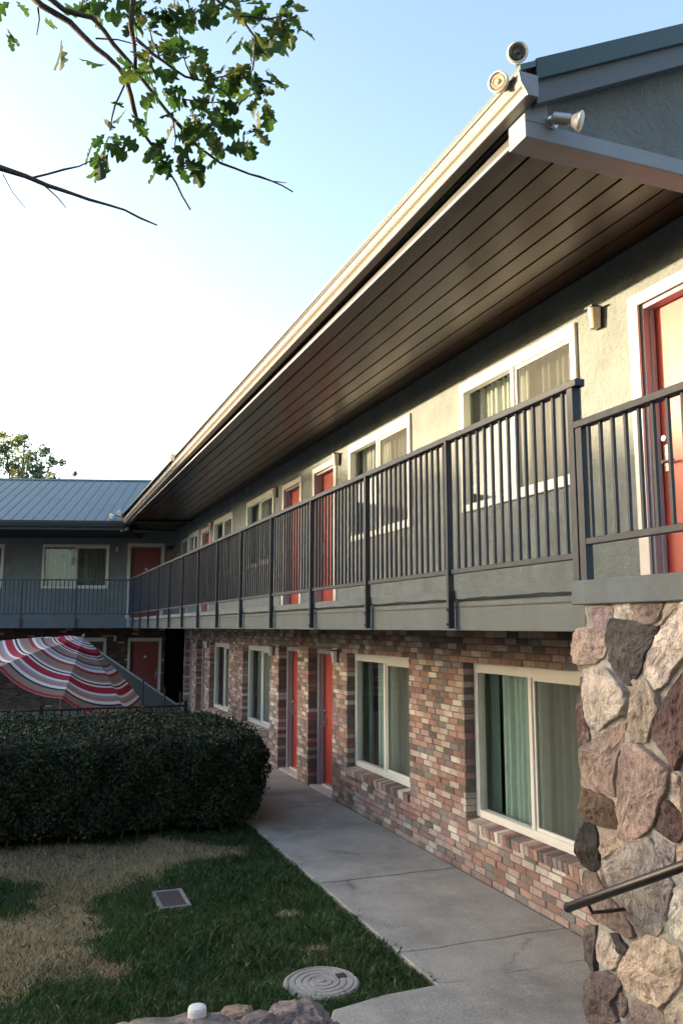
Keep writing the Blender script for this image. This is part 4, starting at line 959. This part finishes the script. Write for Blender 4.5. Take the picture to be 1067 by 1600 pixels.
# small bottle-like object on the walkway by the brick
t0 = FR(17.88, -.09, 0)
t = thing('hose_bib', FR(17.88, 0, .33), 'small dark green hose tap with white stripes on the brick behind the hedge corner', 'tap')
g = G(); 
for kk in range(5): g.tube([FR(17.88+.055*math.cos(q), -.05-kk*.004, .47+.13*math.sin(q)) for q in [2*math.pi*j/14 for j in range(15)]], .011, 6, cap=False)
M('hose_green', (.01, .06, .045), .4); g.build('hose_loop', 'hose_green', t)
g = G(); g.tube([FR(17.88, 0, .56), FR(17.88, -.07, .56), FR(17.88, -.09, .52)], .012, 8); g.lathe(FR(17.88, -.05, .575), (0, 0, 1), [(.008, 0), (.008, .03), (.03, .032), (.03, .042)], 10); g.build('tap', 'steel', t)

# ================================================================== OAK
oak = thing('oak_tree', (-3.6, 3.2, -.05), 'oak tree reaching leafy and bare branches in from the upper left', 'tree')
OD = 6.0
OK_ = .70
def bp(pts, d0, d1): return [at_depth(x, y, OK_*(d0+(d1-d0)*i/(len(pts)-1))) for i, (x, y) in enumerate(pts)]
def limb(name, P, r0, r1, n=7, par=None):
    Q = []
    for a, b in zip(P[:-1], P[1:]):
        L = (b-a).length; k = max(1, int(L/.06))
        Q += [a.lerp(b, i/k)+Vector((random.uniform(-1, 1), random.uniform(-1, 1), random.uniform(-1, 1)))*(.006 if i else 0) for i in range(k)]
    Q.append(P[-1]); m_ = len(Q); r0 *= .72; r1 *= .72
    rr = [(r0+(r1-r0)*i/(m_-1))*random.choice((1, 1, 1, 1.06, 1.28)) for i in range(m_)]
    g = G(); g.tube(Q, rr, n); return g.build(name, 'bark', par or oak, smooth=True)
trunk_top = Vector((-3.3, 3.6, 5.2)); crotch = at_depth(-420, -420, 3.7)
g = G(); g.tube([(-3.6, 3.2, -.1), (-3.6, 3.2, .3), (-3.5, 3.3, 2.2), trunk_top, crotch.lerp(trunk_top, .5)], [.36, .26, .21, .17, .12], 14); g.build('trunk', 'bark', oak, smooth=True)
j1 = at_depth(-60, -60, 3.95)
limb('branch', [trunk_top, trunk_top.lerp(j1, .5)+Vector((0, 0, .25)), j1, at_depth(50, -5, 5.9*.7)], .10, .024)
limb('branch', bp([(50, -5), (85, 20), (110, 35), (150, 75), (185, 105), (198, 125), (205, 150), (215, 190), (240, 230), (262, 265), (298, 328)], 5.9, 6.3), .024, .006)
limb('branch', bp([(20, -60), (75, -5), (100, 15), (145, 28), (178, 70), (205, 100), (235, 140), (270, 185), (310, 230), (345, 255), (390, 272), (425, 283), (458, 300)], 5.8, 6.5), .022, .005)
limb('branch', bp([(180, -70), (208, 0), (205, 40), (212, 90), (212, 112)], 5.8, 5.9), .02, .012)
limb('branch', bp([(212, 60), (240, 85), (290, 120), (320, 127), (350, 143), (368, 165)], 5.85, 6.1), .013, .005)
limb('branch', bp([(-260, 190), (-120, 235), (0, 262), (40, 275), (75, 290), (140, 312), (195, 328), (246, 352)], 5.2, 5.9), .03, .005)
limb('branch', [trunk_top, trunk_top.lerp(at_depth(-260, 190, 3.64), .6), at_depth(-260, 190, 3.64)], .07, .03)
for pts, r in (([(50, 278), (100, 265), (145, 250)], .008), ([(5, 272), (20, 300), (40, 325)], .004), ([(70, 290), (90, 308), (104, 325)], .006), ([(60, 12), (62, 30), (58, 55)], .007), ([(195, 133), (180, 165), (172, 205)], .007),
               ([(425, 283), (448, 286)], .004), ([(320, -20), (345, 5), (375, 25), (400, 60), (395, 110)], .011), ([(375, 25), (420, 30), (455, 20)], .007), ([(150, 60), (185, 62), (215, 70)], .006), ([(250, 92), (235, 50), (245, 10)], .007), ([(300, 120), (285, 80), (280, 40)], .006), ([(320, 127), (345, 120), (372, 118), (395, 130)], .006), ([(270, 185), (275, 215), (272, 240)], .006), ([(285, 155), (320, 160), (345, 160)], .006), ([(-200, -40), (-60, 10), (-20, 30)], .012)):
    limb('twig', bp(pts, 5.9, 6.05), r, r*.5, 6)
def oak_leaf(seed):
    rs = random.Random(seed); hl = [(.0, .0), (.05, .014), (.11, .06), (.17, .12), (.23, .13), (.27, .08), (.31, .085), (.35, .19), (.41, .27), (.48, .27), (.51, .17), (.545, .155), (.59, .25), (.66, .34), (.74, .33), (.775, .21), (.81, .17), (.86, .21), (.93, .19), (.98, .10), (1.0, 0)]
    hl = [(x+rs.uniform(-.008, .008), y*rs.uniform(.85, 1.12)) for x, y in hl]; hl[0] = (0, 0); hl[-1] = (1, 0)
    cv = rs.uniform(-.45, .45); V = []
    zf = lambda x, y: cv*x*x+.30*abs(y)+.03*math.sin(9*x+seed)
    n_ = len(hl)
    for x, y in hl: V.append((x, 0, cv*x*x))
    for x, y in hl: V.append((x, y, zf(x, y)))
    for x, y in hl: V.append((x, -y*rs.uniform(.85, 1.15), zf(x, y)))
    F_ = [(i, i+1, n_+i+1, n_+i) for i in range(n_-1)]+[(i+1, i, 2*n_+i, 2*n_+i+1) for i in range(n_-1)]
    me = bpy.data.meshes.new('leaf'); me.from_pydata(V, [], F_); me.materials.append(MATS['oak_leaf']); return me
leaves = [oak_leaf(i) for i in range(6)]
clus = [(175, 210, 34, 13), (150, 225, 18, 5), (275, 245, 26, 14), (262, 225, 22, 7), (100, 55, 12, 4), (205, 25, 22, 9), (250, 15, 28, 13), (285, 62, 24, 10), (312, 88, 18, 7), (252, 140, 24, 9), (292, 178, 26, 12), (335, 192, 18, 8), (332, 158, 20, 8), (388, 200, 16, 8), (405, 150, 22, 12), (395, 100, 26, 16),
        (390, 50, 26, 14), (432, 18, 24, 11), (462, 22, 14, 5), (455, 45, 14, 5), (345, 20, 26, 9), (300, 12, 20, 8), (178, 15, 22, 8), (145, 8, 18, 7), (225, 115, 20, 8), (3, 42, 10, 4), (240, 75, 20, 8), (345, 118, 16, 7), (310, 215, 16, 7), (350, 235, 12, 4), (200, 180, 14, 4), (22, 2, 6, 2), (120, 95, 6, 1)]
cnt = 0
for cx, cy, r, n in clus:
    base = at_depth(cx, cy, random.uniform(4.05, 4.35))
    for i in range(n):
        if cnt >= 298: break
        q = rng.normal(size=3); q /= np.linalg.norm(q); off = Vector(q)*random.uniform(.1, 1)*r*1.15*4.2/1290
        d = Vector((q[0]*.8, q[1]*.8, q[2]*.5-.55)).normalized(); nrm = Vector(rng.normal(size=3)).cross(d).normalized()
        rotm = Matrix((d, nrm.cross(d), nrm)).transposed()
        put('leaf', leaves[cnt % 6], oak, base+off, rotm.to_euler(), [random.uniform(.085, .15)]*3); cnt += 1

# ================================================================== TREE BEHIND, ADDED SUN AND SKY BLOCKERS
def far_tree(base, h, blobs, label, nl, size, group=None):
    t = thing('tree', base, label, 'tree', group); b = Vector(base)
    g = G(); g.tube([b, b+Vector((.1, 0, h*.4)), b+Vector((-.1, .1, h*.75))], [.3, .2, .08], 10)
    for (ox, oy, oz, r) in blobs: g.tube([b+Vector((0, 0, h*.45)), b+Vector((ox*.6, oy*.6, oz*.85)), b+Vector((ox, oy, oz))], [.1, .05, .02], 6)
    g.build('trunk', 'bark', t)
    P = []
    tot = sum(r**2 for *_, r in blobs)
    for ox, oy, oz, r in blobs:
        n = int(nl*r*r/tot); q = rng.normal(size=(n, 3)); q /= np.linalg.norm(q, axis=1)[:, None]; q *= (rng.uniform(0, 1, n)**.45*r)[:, None]
        lump = .75+.35*np.sin(q[:, 0]*5/r+oz)*np.sin(q[:, 2]*6/r+ox); q *= lump[:, None]
        P.append(np.array([b.x+ox, b.y+oy, b.z+oz])+q)
    quad_cloud('crown', np.concatenate(P), 1, size, 'far_leaf', t, kind='stuff')
c = at_depth(35, 735, 46); b0 = Vector((c.x, c.y, -.05)); zc = c.z
bl = []
for px, py, r in ((10, 700, .75), (30, 690, .8), (45, 715, .85), (20, 728, 1.0), (60, 735, .8), (70, 705, .6), (82, 722, .5), (-15, 710, 1.1), (-30, 735, 1.4), (40, 750, 1.3), (98, 722, .32), (118, 740, .24), (80, 750, .7), (5, 680, .4), (40, 683, .35)):
    q = at_depth(px, py, 46+random.uniform(-1.2, 1.2)); bl.append((q.x-b0.x, q.y-b0.y, q.z-b0.z, r*.9))
far_tree(b0, zc, bl, 'pale green tree showing above the ridge of the far metal roof', 11000, .07)
# unseen house added at the left, roof line shaped to shade the courtyard
t = thing('sun_blocker_house', (-33, 36, -.05), 'unseen house block added left of the courtyard to shade it from the sun', 'building')
pd = Vector((.6, .8, 0)); pb = Vector((-.8, .6, 0)); o_ = Vector((-33, 30, 0))
def NB(u, d, z): q = o_+pd*u+pb*d; return (q.x, q.y, z)
g = G(); g.box(-30, 26, 0, 9, -.05, 5.0, NB); g.build('wall', 'blocker_wall', t)
nz = lambda u: 8.35+.075*(u-3)
g = G(); g.poly([NB(-30.5, -.5, 4.9), NB(-30.5, 4.5, nz(-30.5)), NB(-30.5, 9.5, 4.9), NB(26.5, -.5, 4.9), NB(26.5, 4.5, nz(26.5)), NB(26.5, 9.5, 4.9)], [(0, 1, 2), (5, 4, 3), (0, 3, 4, 1), (1, 4, 5, 2), (0, 2, 5, 3)]); g.build('roof', 'blocker_roof', t)
nz2 = lambda u: nz(u)+.12*(u-6)  # raised part of the added roof, shaped to shade the far gutter
g = G(); g.poly([NB(6, 0, 4.9), NB(6, 4.6, nz(6)), NB(6, 9, 4.9), NB(26, 0, 4.9), NB(26, 4.6, nz2(26)), NB(26, 9, 4.9)], [(0, 1, 2), (5, 4, 3), (0, 3, 4, 1), (1, 4, 5, 2), (0, 2, 5, 3)]); g.build('sun_blocker_roof', 'blocker_roof', t)
# unseen building added behind the viewpoint to hold back light of the eastern sky
t = thing('sky_blocker_building', (-4, -11, -.05), 'unseen building block added behind the viewpoint to block sky light', 'building')
g = G(); g.box(-18, 9, -16, -7.5, -.05, 7.2); g.build('wall', 'blocker_wall', t)
g = G(); g.prism([(-18.6, -7.0, 7.1), (-18.6, -11.7, 11.0), (-18.6, -16.5, 7.1)], (28.2, 0, 0)); g.build('roof', 'blocker_roof', t)
# unseen trees added beside and behind the view to block sky and horizon glow
def blocker_tree(x, y, h, rad, label):
    bl = [(0, 0, h*.62, rad), (rad*.55, .2, h*.5, rad*.7), (-rad*.5, -.3*rad, h*.52, rad*.75), (.1*rad, -.6*rad, h*.55, rad*.7), (0, .6*rad, h*.5, rad*.7), (.1, .1, h*.82, rad*.7)]
    n0 = len(bl); far_tree((x, y, -.05), h, bl, label, 4200, .085*rad, 'unseen trees added to block sky light')
for (x, y, h, rad, lb) in ((-17, -13, 19, 6, 'tall unseen tree added to block sky light behind the left end of the added building'), (-7, -20, 20, 6, 'tallest unseen tree added to block sky light behind the middle of the added building'), (4, -19, 19, 6, 'tall unseen tree added to block sky light behind the right end of the added building'), (14, -14, 18, 5.5, 'tall unseen tree added to block sky light to the right of the added building'), (-20, 3, 12, 3.6, 'broad unseen tree added to block horizon glow beyond the left edge of the lawn'), (-27, 46, 14, 4.5, 'broad unseen tree added to block horizon glow behind the far wing')):
    blocker_tree(x, y, h, rad, lb)
